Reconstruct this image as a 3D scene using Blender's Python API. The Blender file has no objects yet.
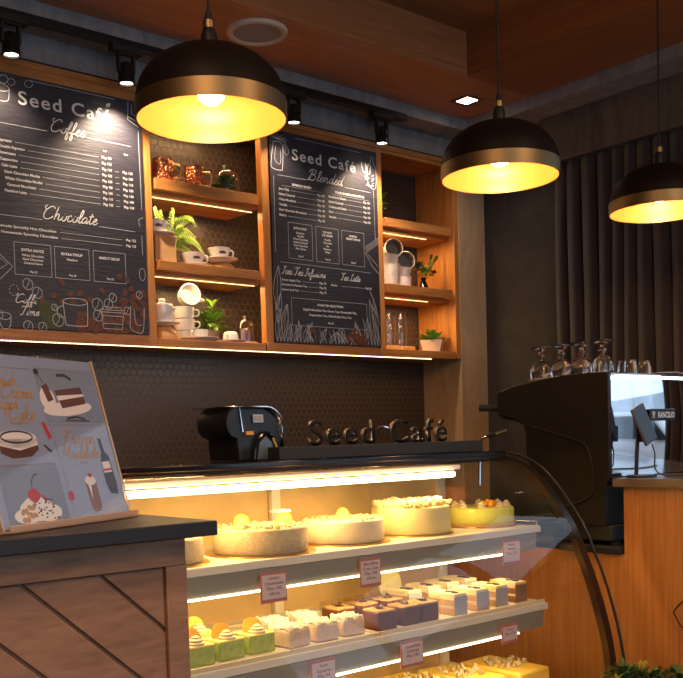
import bpy, bmesh, math, random
from mathutils import Vector, Matrix, Euler
random.seed(7)
R = math.radians
scn = bpy.context.scene
COL = scn.collection

# ------------------------------------------------------------------ camera, world, exposure
cam = bpy.data.cameras.new('camera'); camo = bpy.data.objects.new('camera', cam); COL.objects.link(camo)
YAW, PIT, ROL = R(40.2), R(-3.10), R(-1.70)
_f = Vector((math.sin(YAW)*math.cos(PIT), math.cos(YAW)*math.cos(PIT), math.sin(PIT)))
_r = Vector((math.cos(YAW), -math.sin(YAW), 0)); _u = _r.cross(_f)
_r2 = math.cos(ROL)*_r + math.sin(ROL)*_u; _u2 = -math.sin(ROL)*_r + math.cos(ROL)*_u
camo.matrix_world = Matrix(((_r2.x, _u2.x, -_f.x, 0), (_r2.y, _u2.y, -_f.y, 0), (_r2.z, _u2.z, -_f.z, 1.4), (0, 0, 0, 1)))
cam.sensor_fit = 'HORIZONTAL'; cam.sensor_width = 36
cam.lens = 36*979.5/683
cam.shift_x = 0.0
cam.shift_y = (493.2-339)/683
cam.clip_start = 0.05
scn.camera = camo

world = bpy.data.worlds.new('world'); scn.world = world; world.use_nodes = True
wn = world.node_tree.nodes; wl = world.node_tree.links
bg = wn['Background']; bg.inputs[0].default_value = (0.60, 0.78, 1.0, 1); bg.inputs[1].default_value = 1.9

scn.view_settings.view_transform = 'Standard'; scn.view_settings.look = 'None'
scn.view_settings.gamma = 1; scn.view_settings.exposure = 0.0
scn.view_settings.use_curve_mapping = False
scn.cycles.max_bounces = 10; scn.cycles.transparent_max_bounces = 24
scn.cycles.sample_clamp_indirect = 6; scn.cycles.caustics_reflective = False; scn.cycles.caustics_refractive = False
scn.cycles.use_denoising = True

def lamp(name, kind, loc, power, col=(1, .62, .30), size=.1, rot=None, spot=None, blend=.5, sy=None, label=None, parent=None):
    l = bpy.data.lights.new(name, kind); l.energy = power; l.color = col
    if kind == 'AREA':
        l.size = size
        if sy: l.shape = 'RECTANGLE'; l.size_y = sy
    elif kind in ('POINT', 'SPOT'): l.shadow_soft_size = size
    if spot: l.spot_size = spot; l.spot_blend = blend
    o = bpy.data.objects.new(name, l); COL.objects.link(o); o.location = loc
    if rot: o.rotation_euler = rot
    if parent: o.parent = parent
    return o

WARM = (1, .56, .25)
# unseen warm fill lights, added under the ceiling to raise the ambient
for i, (x, y, p) in enumerate(((0.0, 0.5, 34), (-1.0, -1.0, 26), (2.0, -0.3, 34))):
    lamp('ambient_fill_light', 'AREA', (x, y, 2.98), p, (1, .60, .32), .5)
# portal at the window (guides daylight only)
pt = lamp('window_portal', 'AREA', (3.70, -0.05, 1.45), 1, size=2.9, sy=2.1, rot=(0, R(90), 0))
pt.data.cycles.is_portal = True
pt.data.size = 2.1; pt.data.size_y = 2.9
pt2 = lamp('window_portal', 'AREA', (0.6, -2.66, 1.45), 1, size=4.6, sy=2.2, rot=(R(90), 0, 0))
pt2.data.cycles.is_portal = True

# ------------------------------------------------------------------ materials
MATS = {}
def nt(name):
    m = bpy.data.materials.new(name); m.use_nodes = True
    n = m.node_tree.nodes; l = m.node_tree.links
    return m, n, l, n['Principled BSDF']
def P(name, col, rough=.5, metal=0, emit=None, es=0, bump=0, bscale=200, trans=0, coat=0, var=0, vscale=20, spec=.5, alpha=1, ior=1.45, sheen=0):
    if name in MATS: return MATS[name]
    m, n, l, b = nt(name)
    b.inputs['Base Color'].default_value = (*col, 1); b.inputs['Roughness'].default_value = rough
    b.inputs['Metallic'].default_value = metal; b.inputs['Transmission Weight'].default_value = trans
    b.inputs['Coat Weight'].default_value = coat; b.inputs['Specular IOR Level'].default_value = spec
    b.inputs['IOR'].default_value = ior; b.inputs['Sheen Weight'].default_value = sheen
    if emit: b.inputs['Emission Color'].default_value = (*emit, 1); b.inputs['Emission Strength'].default_value = es
    tc = n.new('ShaderNodeTexCoord')
    if var:
        t = n.new('ShaderNodeTexNoise'); t.inputs['Scale'].default_value = vscale; t.inputs['Detail'].default_value = 5
        l.new(tc.outputs['Object'], t.inputs['Vector'])
        cr = n.new('ShaderNodeValToRGB')
        cr.color_ramp.elements[0].position = .3; cr.color_ramp.elements[1].position = .7
        cr.color_ramp.elements[0].color = (*[c*(1-var) for c in col], 1)
        cr.color_ramp.elements[1].color = (*[min(1, c*(1+var)) for c in col], 1)
        l.new(t.outputs['Fac'], cr.inputs[0]); l.new(cr.outputs[0], b.inputs['Base Color'])
    if bump:
        t = n.new('ShaderNodeTexNoise'); t.inputs['Scale'].default_value = bscale; t.inputs['Detail'].default_value = 4
        l.new(tc.outputs['Object'], t.inputs['Vector'])
        bn = n.new('ShaderNodeBump'); bn.inputs['Strength'].default_value = bump; bn.inputs['Distance'].default_value = .004
        l.new(t.outputs['Fac'], bn.inputs['Height']); l.new(bn.outputs[0], b.inputs['Normal'])
    MATS[name] = m
    return m
def wood(name, c1, c2, scale=(1.5, 25, 25), rough=.42, bump=.15, coat=0):
    m, n, l, b = nt(name)
    tc = n.new('ShaderNodeTexCoord'); mp = n.new('ShaderNodeMapping'); mp.inputs['Scale'].default_value = scale
    l.new(tc.outputs['Object'], mp.inputs[0])
    t = n.new('ShaderNodeTexNoise'); t.inputs['Scale'].default_value = 2.2; t.inputs['Detail'].default_value = 8; t.inputs['Roughness'].default_value = .62; t.inputs['Distortion'].default_value = .5
    l.new(mp.outputs[0], t.inputs['Vector'])
    t2 = n.new('ShaderNodeTexNoise'); t2.inputs['Scale'].default_value = 9; t2.inputs['Detail'].default_value = 3
    l.new(mp.outputs[0], t2.inputs['Vector'])
    mx = n.new('ShaderNodeMath'); mx.operation = 'MULTIPLY_ADD'; mx.inputs[1].default_value = .35; l.new(t2.outputs['Fac'], mx.inputs[0]); l.new(t.outputs['Fac'], mx.inputs[2])
    cr = n.new('ShaderNodeValToRGB'); e = cr.color_ramp.elements
    e[0].position = .48; e[0].color = (*c1, 1); e[1].position = .86; e[1].color = (*c2, 1)
    l.new(mx.outputs[0], cr.inputs[0]); l.new(cr.outputs[0], b.inputs['Base Color'])
    b.inputs['Roughness'].default_value = rough; b.inputs['Coat Weight'].default_value = coat; b.inputs['Coat Roughness'].default_value = .25
    bn = n.new('ShaderNodeBump'); bn.inputs['Strength'].default_value = bump; bn.inputs['Distance'].default_value = .002
    l.new(mx.outputs[0], bn.inputs['Height']); l.new(bn.outputs[0], b.inputs['Normal'])
    MATS[name] = m
    return m
def plaster(name, c1, c2, scale=3, rough=.8, streak=(1, 1, 1), bump=.25):
    m, n, l, b = nt(name)
    tc = n.new('ShaderNodeTexCoord'); mp = n.new('ShaderNodeMapping'); mp.inputs['Scale'].default_value = streak
    l.new(tc.outputs['Object'], mp.inputs[0])
    t = n.new('ShaderNodeTexNoise'); t.inputs['Scale'].default_value = scale; t.inputs['Detail'].default_value = 10; t.inputs['Roughness'].default_value = .7; t.inputs['Distortion'].default_value = 1.2
    l.new(mp.outputs[0], t.inputs['Vector'])
    cr = n.new('ShaderNodeValToRGB'); e = cr.color_ramp.elements
    e[0].position = .32; e[0].color = (*c1, 1); e[1].position = .68; e[1].color = (*c2, 1)
    l.new(t.outputs['Fac'], cr.inputs[0]); l.new(cr.outputs[0], b.inputs['Base Color'])
    b.inputs['Roughness'].default_value = rough
    bn = n.new('ShaderNodeBump'); bn.inputs['Strength'].default_value = bump; bn.inputs['Distance'].default_value = .004
    l.new(t.outputs['Fac'], bn.inputs['Height']); l.new(bn.outputs[0], b.inputs['Normal'])
    return m
def hexmat(name, tile, grout, pitch=.030):
    m, n, l, b = nt(name)
    tc = n.new('ShaderNodeTexCoord'); sx = n.new('ShaderNodeSeparateXYZ'); l.new(tc.outputs['Object'], sx.inputs[0])
    def M(op, a, bb=None, c=None):
        k = n.new('ShaderNodeMath'); k.operation = op
        for i, v in enumerate((a, bb, c)):
            if v is None: continue
            if isinstance(v, (int, float)): k.inputs[i].default_value = v
            else: l.new(v, k.inputs[i])
        return k.outputs[0]
    u = M('DIVIDE', sx.outputs[0], pitch); v = M('DIVIDE', sx.outputs[2], pitch*1.7320508)
    def cell(off):
        gx = M('ABSOLUTE', M('SUBTRACT', M('FRACT', M('ADD', u, off)), .5))
        gy = M('ABSOLUTE', M('MULTIPLY', M('SUBTRACT', M('FRACT', M('ADD', v, off)), .5), 1.7320508))
        return M('MAXIMUM', gx, M('ADD', M('MULTIPLY', gx, .5), M('MULTIPLY', gy, .8660254)))
    d = M('MINIMUM', cell(0.0), cell(.5))
    mr = n.new('ShaderNodeMapRange'); mr.inputs[1].default_value = .425; mr.inputs[2].default_value = .47; l.new(d, mr.inputs[0])
    mx = n.new('ShaderNodeMix'); mx.data_type = 'RGBA'; l.new(mr.outputs[0], mx.inputs[0])
    mx.inputs[6].default_value = (*tile, 1); mx.inputs[7].default_value = (*grout, 1)
    l.new(mx.outputs[2], b.inputs['Base Color'])
    rg = n.new('ShaderNodeMapRange'); rg.inputs[3].default_value = .30; rg.inputs[4].default_value = .8; l.new(mr.outputs[0], rg.inputs[0]); l.new(rg.outputs[0], b.inputs['Roughness'])
    bn = n.new('ShaderNodeBump'); bn.invert = True; bn.inputs['Strength'].default_value = .5; bn.inputs['Distance'].default_value = .002
    l.new(mr.outputs[0], bn.inputs['Height']); l.new(bn.outputs[0], b.inputs['Normal'])
    return m
def thin_glass(name, tint=(1, 1, 1), refl=1.0, rough=.02, ior=1.5):
    m = bpy.data.materials.new(name); m.use_nodes = True; n = m.node_tree.nodes; l = m.node_tree.links
    n.clear(); o = n.new('ShaderNodeOutputMaterial'); t = n.new('ShaderNodeBsdfTransparent'); g = n.new('ShaderNodeBsdfGlossy')
    t.inputs[0].default_value = (*tint, 1); g.inputs['Roughness'].default_value = rough; g.inputs['Color'].default_value = (refl, refl, refl, 1)
    lw = n.new('ShaderNodeLayerWeight'); lw.inputs[0].default_value = .5; mx = n.new('ShaderNodeMixShader')
    pw = n.new('ShaderNodeMath'); pw.operation = 'POWER'; pw.inputs[1].default_value = 4.0; l.new(lw.outputs['Facing'], pw.inputs[0])
    r0 = ((ior-1)/(ior+1))**2*1.6
    fr = n.new('ShaderNodeMath'); fr.operation = 'MULTIPLY_ADD'; fr.inputs[1].default_value = 1-r0; fr.inputs[2].default_value = r0; l.new(pw.outputs[0], fr.inputs[0])
    l.new(fr.outputs[0], mx.inputs[0]); l.new(t.outputs[0], mx.inputs[1]); l.new(g.outputs[0], mx.inputs[2]); l.new(mx.outputs[0], o.inputs[0])
    return m
def board_mat():
    m, n, l, b = nt('slate_print')
    tc = n.new('ShaderNodeTexCoord'); mp = n.new('ShaderNodeMapping'); mp.inputs['Rotation'].default_value = (0, R(-35), 0); mp.inputs['Scale'].default_value = (12, 12, 90)
    l.new(tc.outputs['Object'], mp.inputs[0])
    t = n.new('ShaderNodeTexNoise'); t.inputs['Scale'].default_value = 1.6; t.inputs['Detail'].default_value = 7
    l.new(mp.outputs[0], t.inputs['Vector'])
    cr = n.new('ShaderNodeValToRGB'); e = cr.color_ramp.elements
    e[0].position = .35; e[0].color = (.010, .010, .022, 1); e[1].position = .72; e[1].color = (.025, .023, .042, 1)
    l.new(t.outputs['Fac'], cr.inputs[0]); l.new(cr.outputs[0], b.inputs['Base Color'])
    b.inputs['Roughness'].default_value = .55; b.inputs['Specular IOR Level'].default_value = .7
    bn = n.new('ShaderNodeBump'); bn.inputs['Strength'].default_value = .5; bn.inputs['Distance'].default_value = .003
    l.new(t.outputs['Fac'], bn.inputs['Height']); l.new(bn.outputs[0], b.inputs['Normal'])
    return m

M_tile = hexmat('hex_tile', (.070, .050, .040), (.15, .108, .078))
M_woodX = wood('oak_x', (.40, .145, .034), (.64, .28, .080), (1.5, 22, 22), .42)
M_woodZ = wood('oak_z', (.43, .160, .036), (.70, .31, .085), (22, 22, 1.5), .42)
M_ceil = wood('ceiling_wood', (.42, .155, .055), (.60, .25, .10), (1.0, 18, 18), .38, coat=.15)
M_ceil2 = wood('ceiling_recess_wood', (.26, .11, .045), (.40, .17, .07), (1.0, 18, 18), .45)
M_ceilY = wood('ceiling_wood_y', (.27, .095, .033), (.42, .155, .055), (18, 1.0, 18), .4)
M_bar = wood('bar_veneer', (.46, .155, .030), (.64, .26, .065), (30, 30, 1.2), .40, coat=.1)
M_counter = wood('brown_pine', (.19, .095, .052), (.34, .18, .10), (3, 6, 14), .6, .4)
M_gray = plaster('grey_plaster', (.20, .195, .20), (.38, .37, .37), 5, streak=(2, 2, .8))
M_brownpl = plaster('brown_plaster', (.085, .065, .055), (.16, .125, .10), 5, streak=(3, 3, 1))
M_pil = plaster('column_plaster', (.44, .29, .165), (.62, .43, .26), 4, streak=(2, 2, .7))  # lightened and warmed so the colour carries the pendants' light
M_dark = plaster('dark_plaster', (.028, .026, .027), (.050, .045, .045), 6)
M_board = board_mat()
M_chalk = P('chalk_white', (.80, .80, .82), .6)
M_chalk2 = P('chalk_line', (.55, .56, .60), .6)
M_black = P('black_metal', (.012, .011, .011), .38, coat=.1)
M_blackm = P('matte_black', (.02, .018, .017), .6)
M_blackg = P('gloss_black', (.010, .010, .012), .12)
M_pend = P('pendant_brown', (.010, .006, .005), .5, spec=.15, bump=.1, bscale=300)
M_brass = P('brushed_brass', (.27, .19, .095), .45, 1, bump=.05, bscale=300)
M_gold = P('gold_lining', (.85, .36, .09), .38, .35)
M_chrome = P('chrome', (.72, .72, .74), .12, 1)
M_steel = P('brushed_steel', (.45, .43, .42), .28, 1)
M_copper = P('hammered_copper', (.90, .36, .18), .16, 1, bump=.9, bscale=130)
_n = M_copper.node_tree.nodes; _l = M_copper.node_tree.links
_v = _n.new('ShaderNodeTexVoronoi'); _v.inputs['Scale'].default_value = 110; _t = _n.new('ShaderNodeTexCoord'); _l.new(_t.outputs['Object'], _v.inputs['Vector'])
_b = _n.new('ShaderNodeBump'); _b.invert = True; _b.inputs['Strength'].default_value = 1; _b.inputs['Distance'].default_value = .006; _l.new(_v.outputs['Distance'], _b.inputs['Height']); _l.new(_b.outputs[0], _n['Principled BSDF'].inputs['Normal'])
M_white = P('white_porcelain', (.86, .83, .79), .22, coat=.4)
M_paperw = P('white_card', (.80, .78, .76), .7)
M_cupin = P('grey_cup_inside', (.22, .21, .22), .5)
M_shelfw = P('cream_shelf', (.72, .67, .57), .35)
M_fascia = P('pale_grey_fascia', (.23, .225, .20), .4)
M_backp = P('display_back_panel', (.66, .44, .19), .22, var=.25, vscale=4)  # amber of the case lights is put into the panel colour
M_leafL = P('light_leaf', (.20, .38, .035), .45)
M_leafM = P('mid_leaf', (.12, .30, .04), .45)
M_leafD = P('dark_leaf', (.035, .10, .022), .45)
M_terra = P('tan_pot', (.45, .30, .20), .7)
M_bun = P('light_turned_wood', (.62, .34, .14), .35)
M_tan = P('pale_wood_block', (.62, .38, .17), .55, var=.15, vscale=15)
M_purple = P('purple_candle', (.30, .16, .38), .5)
M_glass = thin_glass('display_glass', (.97, .98, .96), .55, .015)
M_cloche = thin_glass('cloche_glass', (.97, .97, .97), 1.0, .03, 1.7)
M_goblet = P('goblet_glass', (1, 1, 1), .02, trans=1, ior=1.45)
M_acryl = thin_glass('clear_acrylic', (.98, .98, .98), .35, .03, 1.5)
M_curt = P('brown_curtain', (.026, .013, .014), .85, sheen=.4, bump=.1, bscale=500)
M_floor = P('floor_tile', (.10, .08, .065), .35, var=.2, vscale=3)
M_led = P('led_strip', (1, .8, .5), .5, emit=(1, .66, .28), es=2.6)
M_ledcool = P('led_cool', (.9, .95, 1), .5, emit=(.75, .88, 1), es=7)
M_tube = P('display_tube', (1, .9, .7), .5, emit=(1, .76, .36), es=24)
M_shelfled = P('shelf_led', (1, .9, .7), .5, emit=(1, .78, .42), es=12)
M_bulb = P('bulb', (1, .9, .7), .5, emit=(1, .78, .42), es=12)
M_spot = P('spot_lens', (1, .9, .8), .5, emit=(1, .85, .65), es=14)
M_down = P('downlight_lens', (1, .95, .9), .5, emit=(1, .82, .72), es=16)
M_rubber = P('dark_rubber', (.015, .015, .015), .7)
M_board_gold = P('gold_cake_board', (.60, .34, .06), .28, .8)

# ------------------------------------------------------------------ mesh helpers
def nb(): return bmesh.new()
def box(bm, x0, x1, y0, y1, z0, z1, M=None):
    vs = [bm.verts.new((x, y, z)) for x in (x0, x1) for y in (y0, y1) for z in (z0, z1)]
    if M is not None:
        for v in vs: v.co = M @ v.co
    for f in ((0, 1, 3, 2), (4, 6, 7, 5), (0, 4, 5, 1), (2, 3, 7, 6), (0, 2, 6, 4), (1, 5, 7, 3)): bm.faces.new([vs[i] for i in f])
def lathe(bm, prof, c=(0, 0, 0), seg=32, M=None, closed=False, wob=None):
    rings = []
    for r, z in prof:
        if r < 1e-5: rings.append([bm.verts.new((c[0], c[1], c[2]+z))])
        else: rings.append([bm.verts.new((c[0]+r*math.cos(2*math.pi*i/seg), c[1]+r*math.sin(2*math.pi*i/seg), c[2]+z)) for i in range(seg)])
    if M is not None:
        for rg in rings:
            for v in rg: v.co = M @ v.co
    pairs = list(zip(rings, rings[1:])) + ([(rings[-1], rings[0])] if closed else [])
    for a, b in pairs:
        if len(a) == 1 and len(b) == 1: continue
        for i in range(seg):
            j = (i+1) % seg
            if len(a) == 1: bm.faces.new((a[0], b[j], b[i]))
            elif len(b) == 1: bm.faces.new((a[i], a[j], b[0]))
            else: bm.faces.new((a[i], a[j], b[j], b[i]))
def smooth_pts(pts, n=6):
    pts = [Vector(p) for p in pts]; out = []
    for i in range(len(pts)-1):
        p0 = pts[max(i-1, 0)]; p1 = pts[i]; p2 = pts[i+1]; p3 = pts[min(i+2, len(pts)-1)]
        for k in range(n):
            t = k/n
            out.append(.5*((2*p1)+(p2-p0)*t+(2*p0-5*p1+4*p2-p3)*t*t+(3*p1-p0-3*p2+p3)*t**3))
    out.append(pts[-1]); return out
def tube(bm, pts, r, seg=8, cap=True, smooth=0):
    pts = smooth_pts(pts, smooth) if smooth else [Vector(p) for p in pts]
    rr = r if isinstance(r, (list, tuple)) else [r]*len(pts)
    if len(rr) != len(pts): rr = [rr[0]+(rr[-1]-rr[0])*i/(len(pts)-1) for i in range(len(pts))]
    prev = None; ref = None; rings = []
    for i, p in enumerate(pts):
        d = (pts[min(i+1, len(pts)-1)]-pts[max(i-1, 0)]).normalized()
        if ref is None: ref = d.orthogonal().normalized()
        ref = (ref - d*ref.dot(d)).normalized() if (ref - d*ref.dot(d)).length > 1e-6 else d.orthogonal().normalized()
        s = d.cross(ref)
        rings.append([bm.verts.new(p+rr[i]*(ref*math.cos(2*math.pi*k/seg)+s*math.sin(2*math.pi*k/seg))) for k in range(seg)])
    for a, b in zip(rings, rings[1:]):
        for k in range(seg): bm.faces.new((a[k], a[(k+1) % seg], b[(k+1) % seg], b[k]))
    if cap and len(rings) > 1:
        bm.faces.new(rings[0][::-1]); bm.faces.new(rings[-1])
def prism(bm, poly, axis, a, b, M=None):
    """poly: 2D outline; axis 'x','y','z' extruded from a to b. x:(y,z) y:(x,z) z:(x,y)"""
    def mk(p, t):
        return {'x': (t, p[0], p[1]), 'y': (p[0], t, p[1]), 'z': (p[0], p[1], t)}[axis]
    A = [bm.verts.new(mk(p, a)) for p in poly]; B = [bm.verts.new(mk(p, b)) for p in poly]
    if M is not None:
        for v in A+B: v.co = M @ v.co
    bm.faces.new(A); bm.faces.new(B[::-1])
    n = len(poly)
    for i in range(n): bm.faces.new((A[i], B[i], B[(i+1) % n], A[(i+1) % n]))
def ribbon(bm, pts, w, y, n=0, closed=False):
    """flat stroke in the XZ plane at depth y"""
    pts = [Vector((p[0], p[1])) for p in pts]
    if n:
        q = [Vector((p.x, p.y, 0)) for p in pts]; pts = [Vector((v.x, v.y)) for v in smooth_pts(q, n)]
    if closed: pts.append(pts[0])
    L = []
    for i, p in enumerate(pts):
        a = pts[max(i-1, 0)]; b = pts[min(i+1, len(pts)-1)]
        if closed and i in (0, len(pts)-1): a = pts[-2]; b = pts[1]
        d = b-a
        if d.length < 1e-9: d = Vector((1, 0))
        d.normalize(); nn = Vector((-d.y, d.x))*w/2
        L.append((bm.verts.new((p.x+nn.x, y, p.y+nn.y)), bm.verts.new((p.x-nn.x, y, p.y-nn.y))))
    for a, b in zip(L, L[1:]): bm.faces.new((a[0], a[1], b[1], b[0]))
def disc2(bm, cx, cz, rx, rz, y, rot=0, n=16):
    c, s = math.cos(rot), math.sin(rot)
    bm.faces.new([bm.verts.new((cx+c*rx*math.cos(a)-s*rz*math.sin(a), y, cz+s*rx*math.cos(a)+c*rz*math.sin(a))) for a in [2*math.pi*i/n for i in range(n)]])
def oval(cx, cz, rx, rz, rot=0, n=20):
    c, s = math.cos(rot), math.sin(rot)
    return [(cx+c*rx*math.cos(a)-s*rz*math.sin(a), cz+s*rx*math.cos(a)+c*rz*math.sin(a)) for a in [2*math.pi*i/n for i in range(n)]]
_tc = bpy.data.curves.new('t', 'FONT'); _to = bpy.data.objects.new('t', _tc)
def text(bm, s, x, z, y, h, align='LEFT', bold=0, space=1.0, shear=0, extrude=0, width=None, res=2):
    """lettering with cap height h, baseline z, in the XZ plane facing -y"""
    _tc.body = s; _tc.size = 1; _tc.space_character = space; _tc.offset = bold; _tc.shear = shear; _tc.extrude = 0; _tc.resolution_u = res
    COL.objects.link(_to); dg = bpy.context.evaluated_depsgraph_get(); dg.update()
    me = bpy.data.meshes.new_from_object(_to.evaluated_get(dg), depsgraph=dg); COL.objects.unlink(_to)
    if not me.vertices: return
    xs = [v.co.x for v in me.vertices]; x0, x1 = min(xs), max(xs)
    sc = h/.69; sx = sc if not width else width/(x1-x0)
    off = {'LEFT': -x0*sx, 'CENTER': -(x0+x1)/2*sx, 'RIGHT': -x1*sx}[align]
    for v in me.vertices: v.co = (x+v.co.x*sx+off, y, z+v.co.y*sc)
    t = bmesh.new(); t.from_mesh(me)
    if extrude:
        r = bmesh.ops.extrude_face_region(t, geom=t.faces[:])
        for g in r['geom']:
            if isinstance(g, bmesh.types.BMVert): g.co.y += extrude
    tm = bpy.data.meshes.new('tmp'); t.to_mesh(tm); t.free(); bm.from_mesh(tm)
    bpy.data.meshes.remove(tm); bpy.data.meshes.remove(me)
def obj(name, bm, mat, parent=None, world=True, bevel=0, smooth=True, ang=35):
    bmesh.ops.recalc_face_normals(bm, faces=bm.faces[:])
    me = bpy.data.meshes.new(name); bm.to_mesh(me); bm.free()
    o = bpy.data.objects.new(name, me); COL.objects.link(o)
    for m in (mat if isinstance(mat, (list, tuple)) else [mat]): me.materials.append(m)
    if smooth:
        me.shade_smooth(); me.set_sharp_from_angle(angle=R(ang))
    if bevel:
        b = o.modifiers.new('bevel', 'BEVEL'); b.width = bevel; b.segments = 2; b.limit_method = 'ANGLE'; b.angle_limit = R(40)
    if parent:
        o.parent = parent
        if world:
            off = Vector((0, 0, 0)); p = parent
            while p: off += p.location; p = p.parent
            me.transform(Matrix.Translation(-off))
    return o
def tag(o, label, cat, group=None):
    o['label'] = label; o['category'] = cat
    if group: o['group'] = group
    return o
def thing(name, label, cat, loc=(0, 0, 0), rz=0, group=None):
    o = bpy.data.objects.new(name, None); COL.objects.link(o); o.location = loc; o.rotation_euler = (0, 0, rz)
    o.empty_display_size = .05
    return tag(o, label, cat, group)
def copy_tree(o, parent=None):
    c = o.copy(); COL.objects.link(c)
    if parent: c.parent = parent
    for ch in [k for k in bpy.data.objects if k.parent == o]: copy_tree(ch, c)
    return c
def dup(root, loc, label, rz=0, group=None):
    c = copy_tree(root); c.location = loc; c.rotation_euler = (0, 0, rz); c['label'] = label
    if group: c['group'] = group
    return c
def move(root, loc, label=None, rz=0):
    root.location = loc; root.rotation_euler = (0, 0, rz)
    if label: root['label'] = label
    return root
def struct(name, bm, mat, **k):
    o = obj(name, bm, mat, **k); o['kind'] = 'structure'; return o

# ------------------------------------------------------------------ room shell
XS = 3.66; YB = 3.455; SOF = 2.79; WC = 2.84; RC = 3.013
bm = nb(); box(bm, -2.6, 4.0, -2.6, 3.7, -.1, 0); struct('floor', bm, M_floor)
bm = nb(); box(bm, -2.6, 3.50, YB, YB+.12, 0, 2.95); struct('wall_back', bm, M_tile)
bm = nb(); box(bm, -2.7, -2.6, -2.6, YB, 0, 3.1); struct('wall_left', bm, M_brownpl)
bm = nb(); box(bm, -2.7, -1.7, -2.7, -2.6, 0, 3.1); box(bm, 2.9, 4.0, -2.7, -2.6, 0, 3.1); box(bm, -1.7, 2.9, -2.7, -2.6, 0, .35); box(bm, -1.7, 2.9, -2.7, -2.6, 2.55, 3.1); struct('wall_front', bm, M_brownpl)
# right wall: solid from the column to the curtain end, window beyond
bm = nb(); box(bm, XS, XS+.12, 1.45, 3.6, 0, 3.1); box(bm, XS, XS+.12, -2.6, -1.5, 0, 3.1); box(bm, XS, XS+.12, -1.5, 1.45, 0, .38); box(bm, XS, XS+.12, -1.5, 1.45, 2.5, 3.1)
struct('wall_right', bm, M_dark)
bm = nb(); box(bm, 3.475, 3.675, 3.20, 3.50, 0, SOF); struct('trim_1', bm, M_pil, bevel=.003)
# ceiling: wood panel with recess
bm = nb()
RX0, RY0 = -1.6, -1.8
box(bm, -2.6, 3.41, 2.705, 3.077, WC, WC+.3); box(bm, -2.6, 3.41, -2.6, RY0, WC, WC+.3)
box(bm, -2.6, RX0, RY0, 2.705, WC, WC+.3)
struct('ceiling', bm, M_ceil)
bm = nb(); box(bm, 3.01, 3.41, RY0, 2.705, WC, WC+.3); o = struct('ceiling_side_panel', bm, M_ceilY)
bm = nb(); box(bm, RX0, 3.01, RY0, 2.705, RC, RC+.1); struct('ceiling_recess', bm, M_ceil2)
# plaster soffit round the edge
bm = nb(); box(bm, -2.6, XS+.1, 3.077, 3.50, SOF, 3.1); box(bm, 3.41, XS+.1, -2.6, 3.077, SOF, 3.1); struct('ceiling_soffit', bm, M_gray)
bm = nb(); box(bm, -2.6, 3.475, 3.215, 3.44, 2.705, SOF); struct('trim_2', bm, M_gray)
bm = nb(); box(bm, 3.56, XS, -2.6, 2.775, 2.588, SOF-.001); struct('trim_3', bm, M_brownpl)
# window with daylight
win = bpy.data.objects.new('window_1', None); COL.objects.link(win); win['kind'] = 'structure'; win.location = (XS, 0, 1.4)
bm = nb()
for y in (-1.5, -.52, .46, 1.40): box(bm, XS+.01, XS+.07, y, y+.05, .38, 2.5)
box(bm, XS+.01, XS+.07, -1.5, 1.45, .38, .44); box(bm, XS+.01, XS+.07, -1.5, 1.45, 2.44, 2.5)
o = obj('window_frame', bm, M_black, win); o['kind'] = 'structure'
bm = nb(); box(bm, XS+.035, XS+.041, -1.5, 1.45, .38, 2.5); o = obj('window_pane', bm, thin_glass('window_glass'), win); o['kind'] = 'structure'
win2 = bpy.data.objects.new('window_2', None); COL.objects.link(win2); win2['kind'] = 'structure'; win2.location = (.6, -2.65, 1.4)
bm = nb()
for x in (-1.7, -.57, .56, 1.69, 2.85): box(bm, x, x+.05, -2.69, -2.61, .35, 2.55)
box(bm, -1.7, 2.9, -2.69, -2.61, .35, .41); box(bm, -1.7, 2.9, -2.69, -2.61, 2.49, 2.55)
o = obj('window_frame', bm, M_black, win2); o['kind'] = 'structure'
bm = nb(); box(bm, -1.7, 2.9, -2.653, -2.647, .35, 2.55); o = obj('window_pane', bm, thin_glass('window_glass2'), win2); o['kind'] = 'structure'
# street outside: ground, pale building, white parked car (seen only in reflections)
bm = nb(); box(bm, 4.05, 16, -12, 12, .0, .15); struct('street', bm, P('asphalt', (.30, .30, .31), .8))
bm = nb(); box(bm, 13, 13.5, -12, 12, .15, 2.6)
struct('exterior_wall', bm, P('pale_render', (.55, .56, .58), .8, var=.3, vscale=1))
car = thing('parked_car', 'white parked car out on the street beyond the window', 'car', (6.6, -.75, .20))
body = [(-2.1, .28), (2.1, .28), (2.15, .7), (1.95, .95), (1.0, 1.05), (.45, 1.42), (-1.0, 1.46), (-1.75, 1.05), (-2.1, .95)]
bm = nb(); prism(bm, body, 'x', 6.75, 8.45); obj('body', bm, P('car_white', (.85, .86, .88), .2, coat=.6), car, world=False, bevel=.06).location = (-7.6, 0, 0)
for s in car.children: s.matrix_parent_inverse = Matrix()
bm = nb(); prism(bm, [(-1.5, 1.05), (.85, 1.05), (.38, 1.36), (-.95, 1.39)], 'x', -.87, .87); obj('side_window', bm, P('car_glass', (.02, .03, .04), .05), car, world=False)
for y in (-1.3, 1.35):
    bm = nb(); M = Matrix.Rotation(R(90), 4, 'Y'); lathe(bm, [(0, -.88), (.33, -.88), (.33, .88), (0, .88)], M=Matrix.Translation((0, y, .28)) @ M, seg=24); obj('wheel', bm, M_rubber, car, world=False)

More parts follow.
